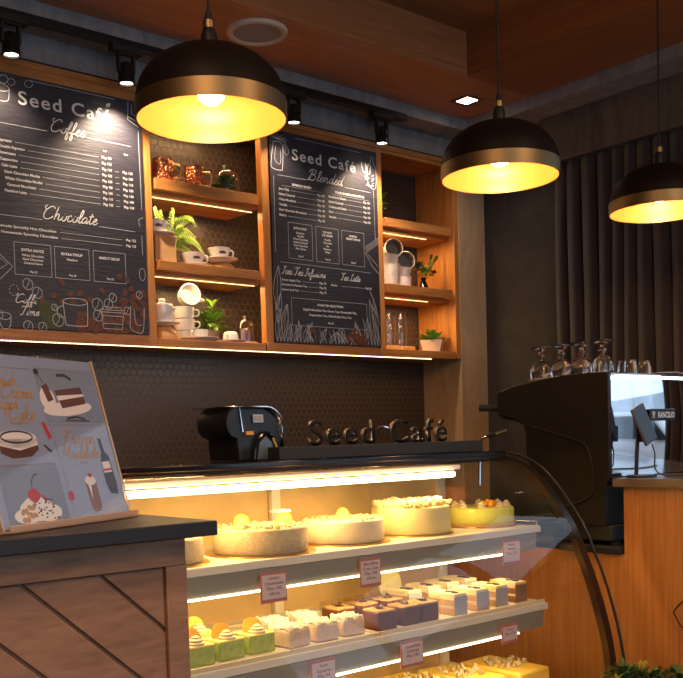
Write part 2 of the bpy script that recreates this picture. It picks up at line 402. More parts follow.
# ------------------------------------------------------------------ wall shelving case
ZB, ZT = 1.767, 2.692
YF = 3.20
case = thing('shelf_case', 'long oak wall case framing two menu boards and lit display shelves', 'shelving', (2.33, 3.44, ZB))
def part(name, mat, boxes, parent=case, bevel=.0015, **k):
    bm = nb()
    for b in boxes: box(bm, *b)
    return obj(name, bm, mat, parent, bevel=bevel, **k)
for x0, x1 in ((1.19, 1.228), (1.803, 1.840), (2.337, 2.373), (2.952, 2.988)):
    part('divider', M_woodZ, [(x0, x1, YF, YF+.035, ZB+.001, ZT-.022)])
part('side_panel', M_woodZ, [(3.444, 3.474, YF, 3.45, ZB+.001, ZT-.022)])
part('top_board', M_woodX, [(1.19, 3.474, YF-.003, 3.45, ZT-.022, ZT)])
for bx in [(1.228, 1.803, YF, 3.22, 2.636, ZT-.022), (2.373, 2.952, YF, 3.22, 2.648, ZT-.022), (2.988, 3.444, YF, YF+.02, 2.655, ZT-.022), (1.84, 2.337, YF, YF+.02, 2.655, ZT-.022)]: part('top_rail', M_woodX, [bx])
for bx in [(1.19, 1.84, YF-.002, YF+.02, ZB-.002, 1.803), (2.337, 2.988, YF-.002, YF+.02, ZB-.002, 1.800)]: part('bottom_rail', M_woodX, [bx])
for bx in [(1.842, 2.335, YF+.002, 3.45, ZB, 1.795), (2.990, 3.442, YF+.002, 3.45, ZB, 1.800), (1.19, 1.84, YF+.037, 3.45, ZB, 1.79), (2.337, 2.988, YF+.037, 3.45, ZB, 1.79)]: part('bottom_board', M_woodX, [bx])
def shelf(x0, x1, z0, z1, ledx1):
    s = part('shelf', M_woodX, [(x0+.018, x1-.018, YF, YF+.03, z0, z1), (x0+.001, x1-.001, YF+.036, 3.45, z0-.012, z1-.004)])
    bm = nb(); box(bm, x0+.002, ledx1, YF+.070, YF+.0745, z0-.0145, z0-.0122)
    l = obj('led_strip', bm, M_led, s); l['label'] = 'glowing warm light strip'
    lamp('led_strip_light', 'AREA', (( x0+ledx1)/2, YF+.085, z0-.02), 2.2, (1, .60, .26), ledx1-x0-.02, sy=.01)
shelf(1.84, 2.337, 2.340, 2.381, 2.335); shelf(1.84, 2.337, 2.046, 2.081, 2.335)
shelf(2.988, 3.444, 2.340, 2.378, 3.33); shelf(2.988, 3.444, 2.050, 2.088, 3.33)
bm = nb(); [box(bm, 1.19+i*.014, 1.2005+i*.014, YF+.012, YF+.0165, ZB-.0052, ZB-.0025) for i in range(150)]; l = obj('under_led_strip', bm, P('under_led', (1, .8, .5), .5, emit=(1, .74, .40), es=4), case); l['label'] = 'glowing warm light strip under the case'
for xx in (1.5, 2.15, 2.85): lamp('under_case_light', 'AREA', (xx, YF+.03, ZB-.012), .35, (1, .62, .30), .6, sy=.01)
# strip lights at the top of the two open bays
bm = nb(); box(bm, 1.86, 2.33, 3.262, 3.270, 2.664, 2.6695); box(bm, 2.02, 2.02001, 3.262, 3.27, 2.664, 2.6695)
l = obj('led_strip', bm, M_led, case); l['label'] = 'glowing warm light strip'
lamp('led_strip_light', 'AREA', (2.09, 3.28, 2.655), 2.0, (1, .60, .26), .45, sy=.01)
bm = nb()
for i in range(16): box(bm, 3.03+i*.014, 3.036+i*.014, 3.275, 3.281, 2.664, 2.6695)
obj('unlit_led_strip', bm, P('unlit_led', (.35, .24, .12), .4), case)['label'] = 'unlit dotted light strip'

# ------------------------------------------------------------------ script lettering
G = {}
def g(ch, adv, *st): G[ch] = (adv, st)
g('C', 1.9, [(1.75, 1.75), (1.5, 2.05), (1.0, 2.0), (.45, 1.5), (.2, .8), (.4, .15), (.9, 0), (1.4, .2), (1.75, .55)], [(.35, 2.2), (.1, 1.9), (.3, 1.6), (.7, 1.65)])
g('B', 2.0, [(.75, 1.9), (.55, 1.0), (.3, .1), (0, 0)], [(.1, 1.5), (.3, 2.0), (.9, 2.15), (1.4, 2.0), (1.35, 1.4), (.75, 1.1), (1.4, 1.05), (1.65, .55), (1.3, .05), (.7, 0), (.5, .2)])
g('I', 1.2, [(.2, 1.8), (.5, 2.05), (.9, 1.95), (1.2, 2.1)], [(.8, 2.0), (.65, 1.0), (.45, .2), (.1, 0), (-.1, .25)])
g('T', 1.7, [(.1, 1.7), (.3, 2.05), (.9, 1.95), (1.5, 2.05), (1.8, 2.2)], [(1.05, 2.0), (.9, 1.0), (.7, .15), (.35, 0), (.15, .25)])
g('L', 1.6, [(1.2, 1.8), (1.0, 2.1), (.7, 1.8), (.6, .9), (.4, .15), (.05, .1), (.3, .25), (.8, .02), (1.2, 0), (1.5, .3)])
g('F', 1.6, [(.1, 1.7), (.3, 2.05), (1.0, 1.95), (1.8, 2.1)], [(.9, 1.95), (.7, 1.0), (.5, .1), (.2, -.05)], [(.4, 1.0), (.8, 1.1), (1.3, 1.1)])
g('M', 2.4, [(.1, 0), (.3, .9), (.5, 2.0), (.75, 1.2), (1.0, .3), (1.35, 1.2), (1.7, 2.0), (1.8, 1.0), (1.9, .1), (2.2, .1)])
g('G', 1.9, [(1.6, 1.75), (1.3, 2.05), (.8, 1.95), (.35, 1.4), (.2, .7), (.5, .1), (1.0, .1), (1.4, .6), (1.5, 1.0), (1.4, .2), (1.1, -.6), (.6, -.5)])
g('o', 1.0, [(0, .1), (.15, .5), (.5, .95), (.85, .6), (.7, .1), (.35, 0), (.2, .4), (.45, .95), (.8, .8), (1.1, .85)])
g('a', 1.15, [(.9, .8), (.6, 1.0), (.2, .7), (.15, .2), (.4, 0), (.75, .35), (.95, .95), (.85, .2), (1.0, 0), (1.2, .2)])
g('c', .85, [(.7, .75), (.5, 1.0), (.2, .7), (.15, .2), (.4, 0), (.7, .1), (.95, .4)])
g('e', .85, [(0, .1), (.3, .4), (.65, .75), (.5, 1.0), (.25, .75), (.15, .25), (.4, 0), (.7, .1), (.95, .4)])
g('l', .6, [(0, .1), (.35, .8), (.6, 1.7), (.45, 2.1), (.25, 1.6), (.2, .5), (.35, 0), (.7, .25)])
g('h', 1.2, [(.38, 2.15), (.22, 1.1), (.12, 0)], [(.15, .3), (.4, .85), (.68, 1.0), (.8, .7), (.75, .2), (.95, 0), (1.25, .25)])
g('k', 1.1, [(0, .1), (.35, .8), (.6, 1.7), (.45, 2.1), (.25, 1.6), (.15, .0)], [(.2, .4), (.55, .95), (.75, .8), (.4, .5), (.8, .05), (1.1, .2)])
g('f', .8, [(0, .1), (.3, .7), (.6, 1.7), (.45, 2.1), (.28, 1.6), (.2, .4), (.1, -.7), (.3, -.95), (.45, -.5), (.3, .05), (.8, .35)])
g('t', .75, [(-.1, .25), (.12, .45), (.32, .8)], [(.42, 1.75), (.30, .7), (.28, .2), (.45, 0), (.85, .3)], [(.0, 1.18), (.75, 1.28)])
g('n', 1.2, [(0, .8), (.2, .95), (.2, .5), (.15, 0), (.3, .6), (.65, 1.0), (.8, .7), (.75, .2), (.95, 0), (1.25, .25)])
g('m', 1.7, [(0, .8), (.2, .95), (.2, .5), (.15, 0), (.3, .6), (.6, 1.0), (.72, .6), (.65, 0), (.85, .6), (1.15, 1.0), (1.3, .6), (1.25, .15), (1.4, 0), (1.7, .25)])
g('r', .85, [(0, .1), (.2, .6), (.3, 1.1), (.5, .9), (.65, .85), (.55, .3), (.65, .02), (.9, .25)])
g('i', .6, [(0, .1), (.25, .9), (.2, .3), (.35, 0), (.65, .25)], [(.32, 1.3), (.36, 1.4)])
g('u', 1.1, [(0, .8), (.2, .95), (.15, .3), (.35, 0), (.7, .4), (.85, .95), (.75, .2), (.9, 0), (1.15, .25)])
g('s', .8, [(0, .1), (.4, .7), (.45, 1.05), (.6, .5), (.5, .05), (.2, .05), (.5, .0), (.85, .25)])
g('d', 1.15, [(.8, .8), (.55, 1.0), (.2, .7), (.15, .2), (.4, 0), (.7, .4), (1.0, 1.3), (1.15, 2.1), (.9, 1.0), (.85, .1), (1.0, 0), (1.2, .2)])
g('z', .9, [(.1, .85), (.4, 1.0), (.7, .85), (.3, .3), (.1, .0), (.5, .1), (.9, .2)])
g('g', 1.1, [(.8, .8), (.55, 1.0), (.2, .7), (.15, .25), (.4, .05), (.7, .4), (.85, .95), (.75, 0), (.5, -.9), (.2, -.7), (.5, -.2), (1.1, .25)])
g('p', 1.1, [(0, .5), (.25, 1.0), (.2, 0), (.1, -.9)], [(.2, .5), (.5, 1.0), (.85, .8), (.75, .2), (.4, 0), (.2, .15)])
g(' ', .8)
def script(bm, s, x0, x1, z, y, h, w, shear=.35, n=4):
    """cursive words from x0 to x1 with capital height h on baseline z"""
    tot = sum(G[c][0] for c in s); u = h/2.1; sx = (x1-x0)/tot; cx = 0
    for c in s:
        adv, st = G[c]
        for k in st:
            ribbon(bm, [(x0+(cx+px)*sx+pz*u*shear-.3*u*shear, z+pz*u) for px, pz in k], w, y, n)
        cx += adv

# ------------------------------------------------------------------ menu boards
YBD = 3.190
def board_shell(name, label, x0, x1, z0, z1):
    t = thing(name, label, 'menu board', ((x0+x1)/2, YBD+.008, z0), group='menu boards in the oak case')
    bm = nb(); box(bm, x0, x1, YBD, YBD+.010, z0, z1); obj('panel', bm, M_board, t, bevel=.001)
    return t
def rect(bm, x0, x1, z0, z1, w, y):
    for a, b in (((x0, z0), (x1, z0)), ((x1, z0), (x1, z1)), ((x1, z1), (x0, z1)), ((x0, z1), (x0, z0))): ribbon(bm, [a, b], w, y)
YT = YBD-.0008
def beans(bmb, bmd, pts, s=.010):
    for x, z, r in pts:
        disc2(bmb, x, z, s, s*.66, YT-.0002-random.random()*.0006, r, 14)
        c, q = math.cos(r), math.sin(r)
        ribbon(bmd, [(x-c*s*.8, z-q*s*.8), (x+q*s*.12, z+c*s*.12), (x+c*s*.8, z+q*s*.8)], .0016, YT-.0012, 3)
M_bean = P('bean_print', (.16, .055, .03), .55); M_beand = P('bean_crease', (.05, .018, .012), .6)
# -- left board
b1 = board_shell('menu_board', 'dark menu board headed Coffee and Chocolate, nearest the pendant', 1.229, 1.802, 1.804, 2.635)
bm = nb(); bt = nb()
text(bt, 'Seed Café', 1.515, 2.542, YT, .043, 'CENTER', bold=.012, space=1.15, width=.335, res=4)
script(bt, 'Coffee', 1.452, 1.58, 2.473, YT, .044, .0032)
ribbon(bm, [(1.385, 2.626), (1.70, 2.626)], .0018, YT)
ribbon(bm, [(1.245, 2.47), (1.444, 2.47)], .0016, YT); ribbon(bm, [(1.589, 2.474), (1.755, 2.471)], .0016, YT)
rows = ['Espresso', 'Double Espresso', 'Americano', 'Cappuccino', 'Cafe Latte', 'Dark Chocolate Mocha', 'White Chocolate Mocha', 'Caramel Macchiato', 'Hazelnut Latte']
ends = [1.318, 1.362, 1.33, 1.336, 1.333, 1.41, 1.418, 1.395, 1.362]
for i, (s, e) in enumerate(zip(rows, ends)):
    z = 2.411-i*.0203
    text(bt, s, e, z, YT, .0088, 'RIGHT', bold=.02)
    ribbon(bm, [(e+.01, z+.003), (1.628, z+.003)], .0013, YT)
    text(bt, 'Php %d' % (90+10*(i % 5)), 1.64, z, YT, .0088, bold=.02, width=.037)
    if i >= 2:
        ribbon(bm, [(1.69, z+.003), (1.705, z+.003)], .0013, YT); text(bt, 'Php %d' % (110+10*(i % 4)), 1.72, z, YT, .0088, bold=.02, width=.039)
text(bt, '8oz', 1.648, 2.436, YT, .006); text(bt, '12oz', 1.728, 2.436, YT, .006)
script(bt, 'Chocolate', 1.411, 1.612, 2.176, YT, .045, .0032)
ribbon(bm, [(1.245, 2.171), (1.411, 2.172)], .0016, YT); ribbon(bm, [(1.618, 2.173), (1.76, 2.170)], .0016, YT)
for s, e, z in (('Homemade Specialty Hot Chocolate', 1.46, 2.133), ('Iced Homemade Specialty Chocolate', 1.464, 2.113)):
    text(bt, s, e, z, YT, .0082, 'RIGHT', bold=.02, width=.225); ribbon(bm, [(e+.012, z+.003), (1.708, z+.003)], .0013, YT); text(bt, 'Php 125', 1.761, z, YT, .0085, 'RIGHT', bold=.02, width=.039)
for x0, x1, hd, ls in ((1.309, 1.437, 'EXTRA SAUCE', ['White Chocolate', 'Dark Chocolate', 'Caramel Sauce']), (1.45, 1.576, 'EXTRA SYRUP', ['Hazelnut']), (1.592, 1.716, 'MAKE IT DECAF', [])):
    rect(bm, x0, x1, 1.981, 2.087, .0014, YT); c = (x0+x1)/2
    text(bt, hd, c, 2.060, YT, .0085, 'CENTER', bold=.03, width=.078)
    for i, s in enumerate(ls): text(bt, s, c, 2.043-i*.0125, YT, .0075, 'CENTER', bold=.02)
    text(bt, 'Php 25', c, 1.990, YT, .0065, 'CENTER', bold=.02)
script(bt, 'Coffee', 1.303, 1.395, 1.888, YT, .030, .0026); script(bt, 'Time', 1.318, 1.385, 1.848, YT, .030, .0026)
ribbon(bm, [(1.788, 2.53), (1.790, 2.25)], .0016, YT); ribbon(bm, [(1.786, 2.16), (1.786, 2.09)], .0016, YT)
# chalk drawings
def mug(bm, x0, x1, z0, z1, y, w=.0022):
    ribbon(bm, [(x0, z1-.004), (x0+.006, z0+.012), (x0+.016, z0), (x1-.012, z0), (x1-.003, z0+.012), (x1, z1-.004)], w, y, 4)
    ribbon(bm, oval((x0+x1)/2, z1-.004, (x1-x0)/2, .012), w, y, closed=True)
    ribbon(bm, [(x0, z1-.02), (x0-.02, z1-.03), (x0-.02, z1-.055), (x0+.004, z1-.06)], w, y, 4)
mug(bm, 1.472, 1.562, 1.822, 1.908, YT-.0016)
def cupgo(bm, x0, x1, z0, z1, y, w=.002):
    ribbon(bm, [(x0, z1-.012), (x0+.008, z0), (x1-.008, z0), (x1, z1-.012)], w, y)
    for z in (z1-.012, z1-.004): ribbon(bm, [(x0-.004, z), (x1+.004, z)], w, y)
    ribbon(bm, [(x0+.006, z1-.004), (x0+.012, z1+.006), (x1-.012, z1+.006), (x1-.006, z1-.004)], w, y)
    ribbon(bm, [(x0+.004, z0+.045), (x1-.004, z0+.045)], w, y); ribbon(bm, [(x0+.006, z0+.018), (x1-.006, z0+.018)], w, y)
cupgo(bm, 1.612, 1.70, 1.818, 1.888, YT-.0016)
ribbon(bm, [(1.730, 1.905), (1.724, 1.83), (1.745, 1.812), (1.775, 1.815), (1.783, 1.90)], .0022, YT-.0016, 4); ribbon(bm, [(1.742, 1.895), (1.748, 1.84), (1.772, 1.838)], .0018, YT-.0016, 3)
for x, z, r in ((1.350, 1.951, .017), (1.382, 1.925, .017), (1.452, 1.838, .020), (1.60, 1.90, .020), (1.642, 1.905, .016), (1.66, 1.928, .014), (1.601, 1.862, .018), (1.715, 1.885, .013), (1.765, 1.945, .012), (1.345, 1.812, .016), (1.395, 1.812, .014), (1.246, 1.845, .014), (1.44, 1.88, .010)):
    ribbon(bm, oval(x, z, r, r*1.1, .4), .0018, YT-.0016, closed=True); ribbon(bm, [(x-r*.5, z-r*.8), (x+r*.1, z), (x+r*.3, z+r*.9)], .0014, YT-.0016, 3)
mug(bm, 1.245, 1.287, 1.80, 1.845, YT-.0016)
ribbon(bm, [(1.235, 2.045), (1.262, 2.04), (1.302, 2.005), (1.262, 1.965), (1.240, 1.95)], .002, YT); ribbon(bm, [(1.245, 2.04), (1.285, 2.012), (1.245, 1.985)], .0018, YT)
for a in range(0, 300, 40): ribbon(bm, [(1.302+.016*math.cos(R(a)), 1.928+.018*math.sin(R(a))), (1.302+.016*math.cos(R(a+22)), 1.928+.018*math.sin(R(a+22)))], .0015, YT)
mug(bm, 1.262, 1.318, 2.542, 2.588, YT)
ribbon(bm, [(1.752, 2.628), (1.748, 2.565), (1.79, 2.545)], .002, YT); ribbon(bm, [(1.765, 2.62), (1.764, 2.588), (1.795, 2.575)], .0016, YT); ribbon(bm, [(1.75, 2.575), (1.795, 2.56)], .0016, YT)
for x, z, r in ((1.30, 2.612, .016), (1.326, 2.608, .013), (1.385, 2.614, .014), (1.262, 2.61, .014)): ribbon(bm, oval(x, z, r, r*.8, .5), .0018, YT, closed=True)
ribbon(bm, [(1.780, 2.19), (1.775, 2.215), (1.795, 2.225)], .0016, YT); ribbon(bm, oval(1.782, 2.02, .012, .022), .0016, YT, closed=True)
bm2 = nb(); disc2(bm2, 1.674, 2.601, .010, .006, YT, .6); bm.from_mesh((lambda m_: (bm2.to_mesh(m_), m_)[1])(bpy.data.meshes.new('q'))); bm2.free()
obj('lettering', bt, M_chalk, b1); obj('chalk_drawings', bm, M_chalk2, b1)
bb = nb(); bd = nb(); pts = []
for _ in range(80):
    x = random.uniform(1.52, 1.795); z = random.uniform(1.808, 1.84+.5*max(0, x-1.60)+.03)
    pts.append((x, z, random.uniform(0, 3.1)))
pts += [(1.472, 1.968, 1.9), (1.50, 1.93, .3), (1.51, 1.905, 1), (1.535, 1.935, .8), (1.55, 1.91, .2), (1.47, 1.90, 2), (1.44, 1.92, .5), (1.575, 1.915, 2), (1.69, 2.005, .9), (1.72, 1.995, 2), (1.735, 1.965, .6), (1.71, 1.95, 1.4), (1.745, 1.94, .3), (1.70, 1.92, 2), (1.62, 1.95, 2.2), (1.225+.02, 1.88, 1), (1.40, 1.90, 1)]
beans(bb, bd, pts, .0125); obj('printed_beans', bb, M_bean, b1, smooth=False); obj('bean_creases', bd, M_beand, b1, smooth=False)
bm = nb(); bm.faces.new([bm.verts.new((x, YT-.0001, z)) for x, z in ((1.372, 1.91), (1.40, 1.912), (1.44, 1.88), (1.462, 1.84), (1.455, 1.808), (1.415, 1.808), (1.39, 1.85))]); obj('printed_leaf', bm, P('leaf_print', (.045, .060, .016), .5), b1, smooth=False)
# -- right board
b2 = board_shell('menu_board', 'dark menu board headed Blended with iced tea lists, beside the right shelves', 2.374, 2.951, 1.801, 2.647)
bm = nb(); bt = nb()
text(bt, 'Seed Café', 2.656, 2.542, YT, .043, 'CENTER', bold=.012, space=1.15, width=.340, res=4)
script(bt, 'Blended', 2.563, 2.752, 2.474, YT, .044, .0032)
ribbon(bm, [(2.41, 2.47), (2.554, 2.471)], .0016, YT); ribbon(bm, [(2.764, 2.47), (2.911, 2.468)], .0016, YT)
ribbon(bm, [(2.50, 2.630), (2.86, 2.630)], .0016, YT)
ribbon(bm, [(2.389, 2.463), (2.387, 2.16)], .0016, YT); ribbon(bm, [(2.928, 2.48), (2.931, 2.27)], .0016, YT)
text(bt, 'ESPRESSO BASED', 2.531, 2.437, YT, .0085, 'CENTER', bold=.03, width=.10); text(bt, 'YOUR SHAKE & SMOOTHIE', 2.79, 2.438, YT, .0085, 'CENTER', bold=.03, width=.165)
ribbon(bm, [(2.43, 2.431), (2.63, 2.431)], .001, YT); ribbon(bm, [(2.69, 2.431), (2.90, 2.431)], .001, YT)
for i, s in enumerate(['Java Chip', 'Salted Caramel', 'White Macadamia', 'Vanilla', 'Dark Chocolate Macadamia', 'Matcha']):
    z = 2.413-i*.0208; w = .0045*len(s)*1.3; text(bt, s, 2.412, z, YT, .0088, bold=.02, width=w); ribbon(bm, [(2.42+w, z+.003), (2.605, z+.003)], .0012, YT); text(bt, 'Php 165', 2.65, z, YT, .0088, 'RIGHT', bold=.02, width=.038)
for i, s in enumerate(['Strawberry Banana', 'Salted Caramel', 'Cookies and Cream', 'Kiwi', 'Avocado']):
    z = 2.416-i*.0208; w = .0044*len(s)*1.3; text(bt, s, 2.672, z, YT, .0088, bold=.02, width=w); ribbon(bm, [(2.68+w, z+.003), (2.86, z+.003)], .0012, YT); text(bt, 'Php 150', 2.905, z, YT, .0088, 'RIGHT', bold=.02, width=.038)
for x0, x1, hd, ls in ((2.454, 2.578, ['EXTRA SYRUP'], ['Hazelnut', 'Vanilla', 'White Chocolate', 'Salted Caramel', 'Dark Chocolate', 'Mint Syrup']), (2.598, 2.72, ['TOP WITH', 'ICE CREAM'], ['Vanilla', 'Chocolate', 'Ube', 'Macapuno', 'Mango']), (2.739, 2.864, ['WHIPPED', 'CREAM TOPPING'], [])):
    rect(bm, x0, x1, 2.144, 2.288, .0014, YT); c = (x0+x1)/2; z = 2.264
    for s in hd: text(bt, s, c, z, YT, .008, 'CENTER', bold=.03, width=.0062*len(s)); z -= .0125
    z -= .005
    for s in ls: text(bt, s, c, z, YT, .0075, 'CENTER', bold=.02, width=.0052*len(s)); z -= .0127
    text(bt, 'Php 25', c, 2.153, YT, .0068, 'CENTER', bold=.02)
ribbon(bm, [(2.409, 2.125), (2.898, 2.122)], .0015, YT)
script(bt, 'Iced Tea Infusions', 2.416, 2.642, 2.078, YT, .032, .0026); script(bt, 'Tea Latte', 2.726, 2.836, 2.078, YT, .030, .0026)
for s, z, w in (('Green Apple Tea', 2.051, .095), ('Strawberry Passion Tea', 2.032, .13), ('Lemon Iced Tea', 2.012, .085)):
    text(bt, s, 2.412, z, YT, .0088, bold=.02, width=w); ribbon(bm, [(2.422+w, z+.003), (2.6, z+.003)], .0012, YT); text(bt, 'Php 75', 2.645, z, YT, .0088, 'RIGHT', bold=.02, width=.036)
text(bt, 'Matcha', 2.673, 2.049, YT, .008, bold=.02); ribbon(bm, [(2.725, 2.052), (2.855, 2.052)], .0012, YT); text(bt, 'Php 155', 2.901, 2.049, YT, .0088, 'RIGHT', bold=.02, width=.036)
rect(bm, 2.459, 2.870, 1.874, 1.985, .0014, YT)
text(bt, 'STASH TEA SELECTIONS', 2.665, 1.960, YT, .0085, 'CENTER', bold=.03, width=.14)
text(bt, 'English Breakfast Tea, Green Tea, Chamomile Tea,', 2.665, 1.938, YT, .0085, 'CENTER', bold=.02, width=.29)
text(bt, 'Peppermint Tea, Wild & Earl Grey Tea', 2.665, 1.917, YT, .0085, 'CENTER', bold=.02, width=.23); text(bt, 'Php 85', 2.665, 1.888, YT, .0075, 'CENTER', bold=.02)
# drawings: jug, lime, bottle, sandwich, grasses
ribbon(bm, [(2.394, 2.60), (2.378, 2.51), (2.39, 2.492), (2.425, 2.49), (2.435, 2.50), (2.44, 2.575), (2.43, 2.60), (2.394, 2.60)], .0025, YT, 3)
ribbon(bm, [(2.405, 2.585), (2.398, 2.53), (2.425, 2.515), (2.428, 2.57)], .0018, YT, 3)
for a in range(0, 180, 25): ribbon(bm, [(2.41, 2.612), (2.41+.05*math.cos(R(a-20)), 2.612+.022*math.sin(R(a-20)))], .0014, YT)
ribbon(bm, oval(2.455, 2.575, .012, .02, .3), .0016, YT, closed=True); ribbon(bm, [(2.445, 2.61), (2.455, 2.595), (2.452, 2.57)], .0014, YT)
for dx in (0, .022): ribbon(bm, [(2.862+dx, 2.592), (2.868+dx, 2.56), (2.885+dx, 2.545), (2.892+dx, 2.585)], .0022, YT, 3)
ribbon(bm, [(2.915, 2.625), (2.915, 2.60), (2.895, 2.57), (2.90, 2.50), (2.94, 2.49), (2.945, 2.57), (2.93, 2.60), (2.93, 2.625)], .0022, YT, 3)
for i in range(14):
    x = 2.875+random.random()*.05; z = 2.49+random.random()*.06; ribbon(bm, [(x, z), (x+.012, z+.006)], .003, YT)
for i in range(4): ribbon(bm, [(2.872, 2.205+i*.009), (2.95, 2.255+i*.008)], .0014, YT)
ribbon(bm, [(2.872, 2.205), (2.91, 2.15), (2.949, 2.12)], .002, YT); ribbon(bm, [(2.885, 2.20), (2.948, 2.15)], .0016, YT)
def grass(bm, x, z, h, lean, w=.0016):
    tip = (x+lean, z+h)
    ribbon(bm, [(x, z), (x+lean*.2-.012*h*8, z+h*.5), tip], w, YT, 4); ribbon(bm, [(x, z), (x+lean*.6+.012*h*7, z+h*.5), tip], w, YT, 4); ribbon(bm, [(x, z), (x+lean*.4, z+h*.55), tip], w*.7, YT, 3)
for i in range(34):
    x = 2.382+.565*(i/33); edge = abs(i/33-.5)*2
    h = .045+.10*edge*random.random()+.02*random.random()+(.07 if edge > .85 else 0)
    grass(bm, x, 1.806, min(h, .30), random.uniform(-.04, .04)*(1.2 if edge < .8 else .5) + (.03 if i < 4 else 0) - (.03 if i > 29 else 0))
for x, z, h, l in ((2.384, 1.93, .18, .015), (2.386, 1.88, .12, .02), (2.94, 1.93, .13, -.06), (2.945, 1.90, .09, -.05)): grass(bm, x, z, h, l, .002)
ribbon(bm, oval(2.72, 1.845, .02, .028), .0018, YT-.001, closed=True)
obj('lettering', bt, M_chalk, b2); obj('chalk_drawings', bm, M_chalk2, b2)
bb = nb(); bd = nb(); pts = [(random.uniform(2.76, 2.87), random.uniform(1.812, 1.85), random.uniform(0, 3)) for _ in range(34)] + [(2.79, 1.865, .5), (2.80, 1.872, 2), (2.56, 1.862, .4), (2.575, 1.85, 1.4)]
beans(bb, bd, pts, .0105); obj('printed_beans', bb, M_bean, b2, smooth=False); obj('bean_creases', bd, M_beand, b2, smooth=False)

# ------------------------------------------------------------------ ceiling fittings
tr = thing('lighting_track', 'long black lighting track under the plaster soffit', 'lighting track', (1.9, 3.08, SOF-.03))
bm = nb(); box(bm, .2, 3.012, 3.063, 3.097, SOF-.024, SOF); obj('rail', bm, M_black, tr, bevel=.002)
bm = nb(); box(bm, 2.93, 3.02, 3.060, 3.100, SOF-.028, SOF-.002); obj('end_cap', bm, M_blackm, tr, bevel=.002)
def spot_proto():
    t = thing('track_spotlight', '', 'spotlight', (0, 0, 0), group='black spotlights on the track')
    bm = nb(); box(bm, -.045, .045, -.016, .016, -.022, 0); obj('adapter', bm, M_blackm, t, world=False, bevel=.002)
    bm = nb(); box(bm, -.025, -.019, -.008, .008, -.078, -.02); box(bm, .019, .025, -.008, .008, -.078, -.02); box(bm, -.025, .025, -.008, .008, -.026, -.021); tube(bm, [(-.026, 0, -.07), (.026, 0, -.07)], .005)
    obj('bracket', bm, M_blackm, t, world=False)
    bm = nb(); lathe(bm, [(0, -.048), (.012, -.048), (.020, -.058), (.022, -.075), (.0225, -.080), (.0205, -.082), (.0225, -.084), (.0235, -.112), (.019, -.112), (.018, -.105), (0, -.105)], seg=24)
    h = obj('lamp_head', bm, M_black, t, world=False, ang=50)
    bm = nb(); lathe(bm, [(0, -.1055), (.0175, -.1055), (.0175, -.1065), (0, -.1065)], seg=20); l = obj('lens', bm, M_spot, h, world=False); l['label'] = 'glowing lens'
    l2 = lamp('track_spotlight_beam', 'SPOT', (0, .0, -.114), 9, (1, .74, .50), .012, (R(14), 0, 0), R(96), .9, parent=t)
    return t
spx = [(1.285, 'black track spotlight lighting the left edge of the Coffee menu board'), (1.690, 'black track spotlight above the hot glare on the Coffee board, left of the big pendant'), (2.415, 'black track spotlight right of the big pendant, above the Blended board corner'), (2.885, 'black track spotlight at the end of the track, above the right of the Blended board')]
p0 = spot_proto()
for i, (x, lb) in enumerate(spx):
    s = move(p0, (x, 3.08, SOF-.015), lb) if i == 0 else dup(p0, (x, 3.08, SOF-.02), lb)
for i, (o) in enumerate([o for o in bpy.data.objects if o.name.startswith('track_spotlight_beam')]):
    o.data = o.data.copy(); o.data.energy = (8, 40, 6, 22)[i]
sp = thing('ceiling_speaker', 'round white ceiling speaker in the wood ceiling', 'speaker', (2.08, 2.846, WC-.008))
bm = nb(); lathe(bm, [(.085, 0), (.088, -.004), (.104, -.004), (.108, .004), (.108, .008), (.085, .008)], (2.08, 2.846, WC-.008), 48, closed=True); obj('rim', bm, P('cream_plastic', (.75, .66, .52), .5), sp)
bm = nb(); lathe(bm, [(0, .001), (.086, .001), (.086, .007), (0, .007)], (2.08, 2.846, WC-.008), 48); obj('grille', bm, P('speaker_grille', (.36, .35, .35), .7, bump=.6, bscale=900), sp)
dl = thing('recessed_downlight', 'square bright downlight set in the wood ceiling corner', 'downlight', (3.215, 2.893, WC-.004))
bm = nb()
for a, b_, c, d in ((-.052, .052, -.052, -.034), (-.052, .052, .034, .052), (-.052, -.034, -.034, .034), (.034, .052, -.034, .034)): box(bm, 3.215+a, 3.215+b_, 2.893+c, 2.893+d, WC-.004, WC-.0005)
obj('trim_ring', bm, P('bronze_trim', (.20, .12, .08), .4, .5), dl)
bm = nb(); box(bm, 3.181, 3.249, 2.859, 2.927, WC-.003, WC-.0007); obj('lens', bm, M_down, dl)
lamp('downlight_beam', 'SPOT', (3.215, 2.893, WC-.012), 9, (1, .78, .6), .03, spot=R(130), blend=.8)

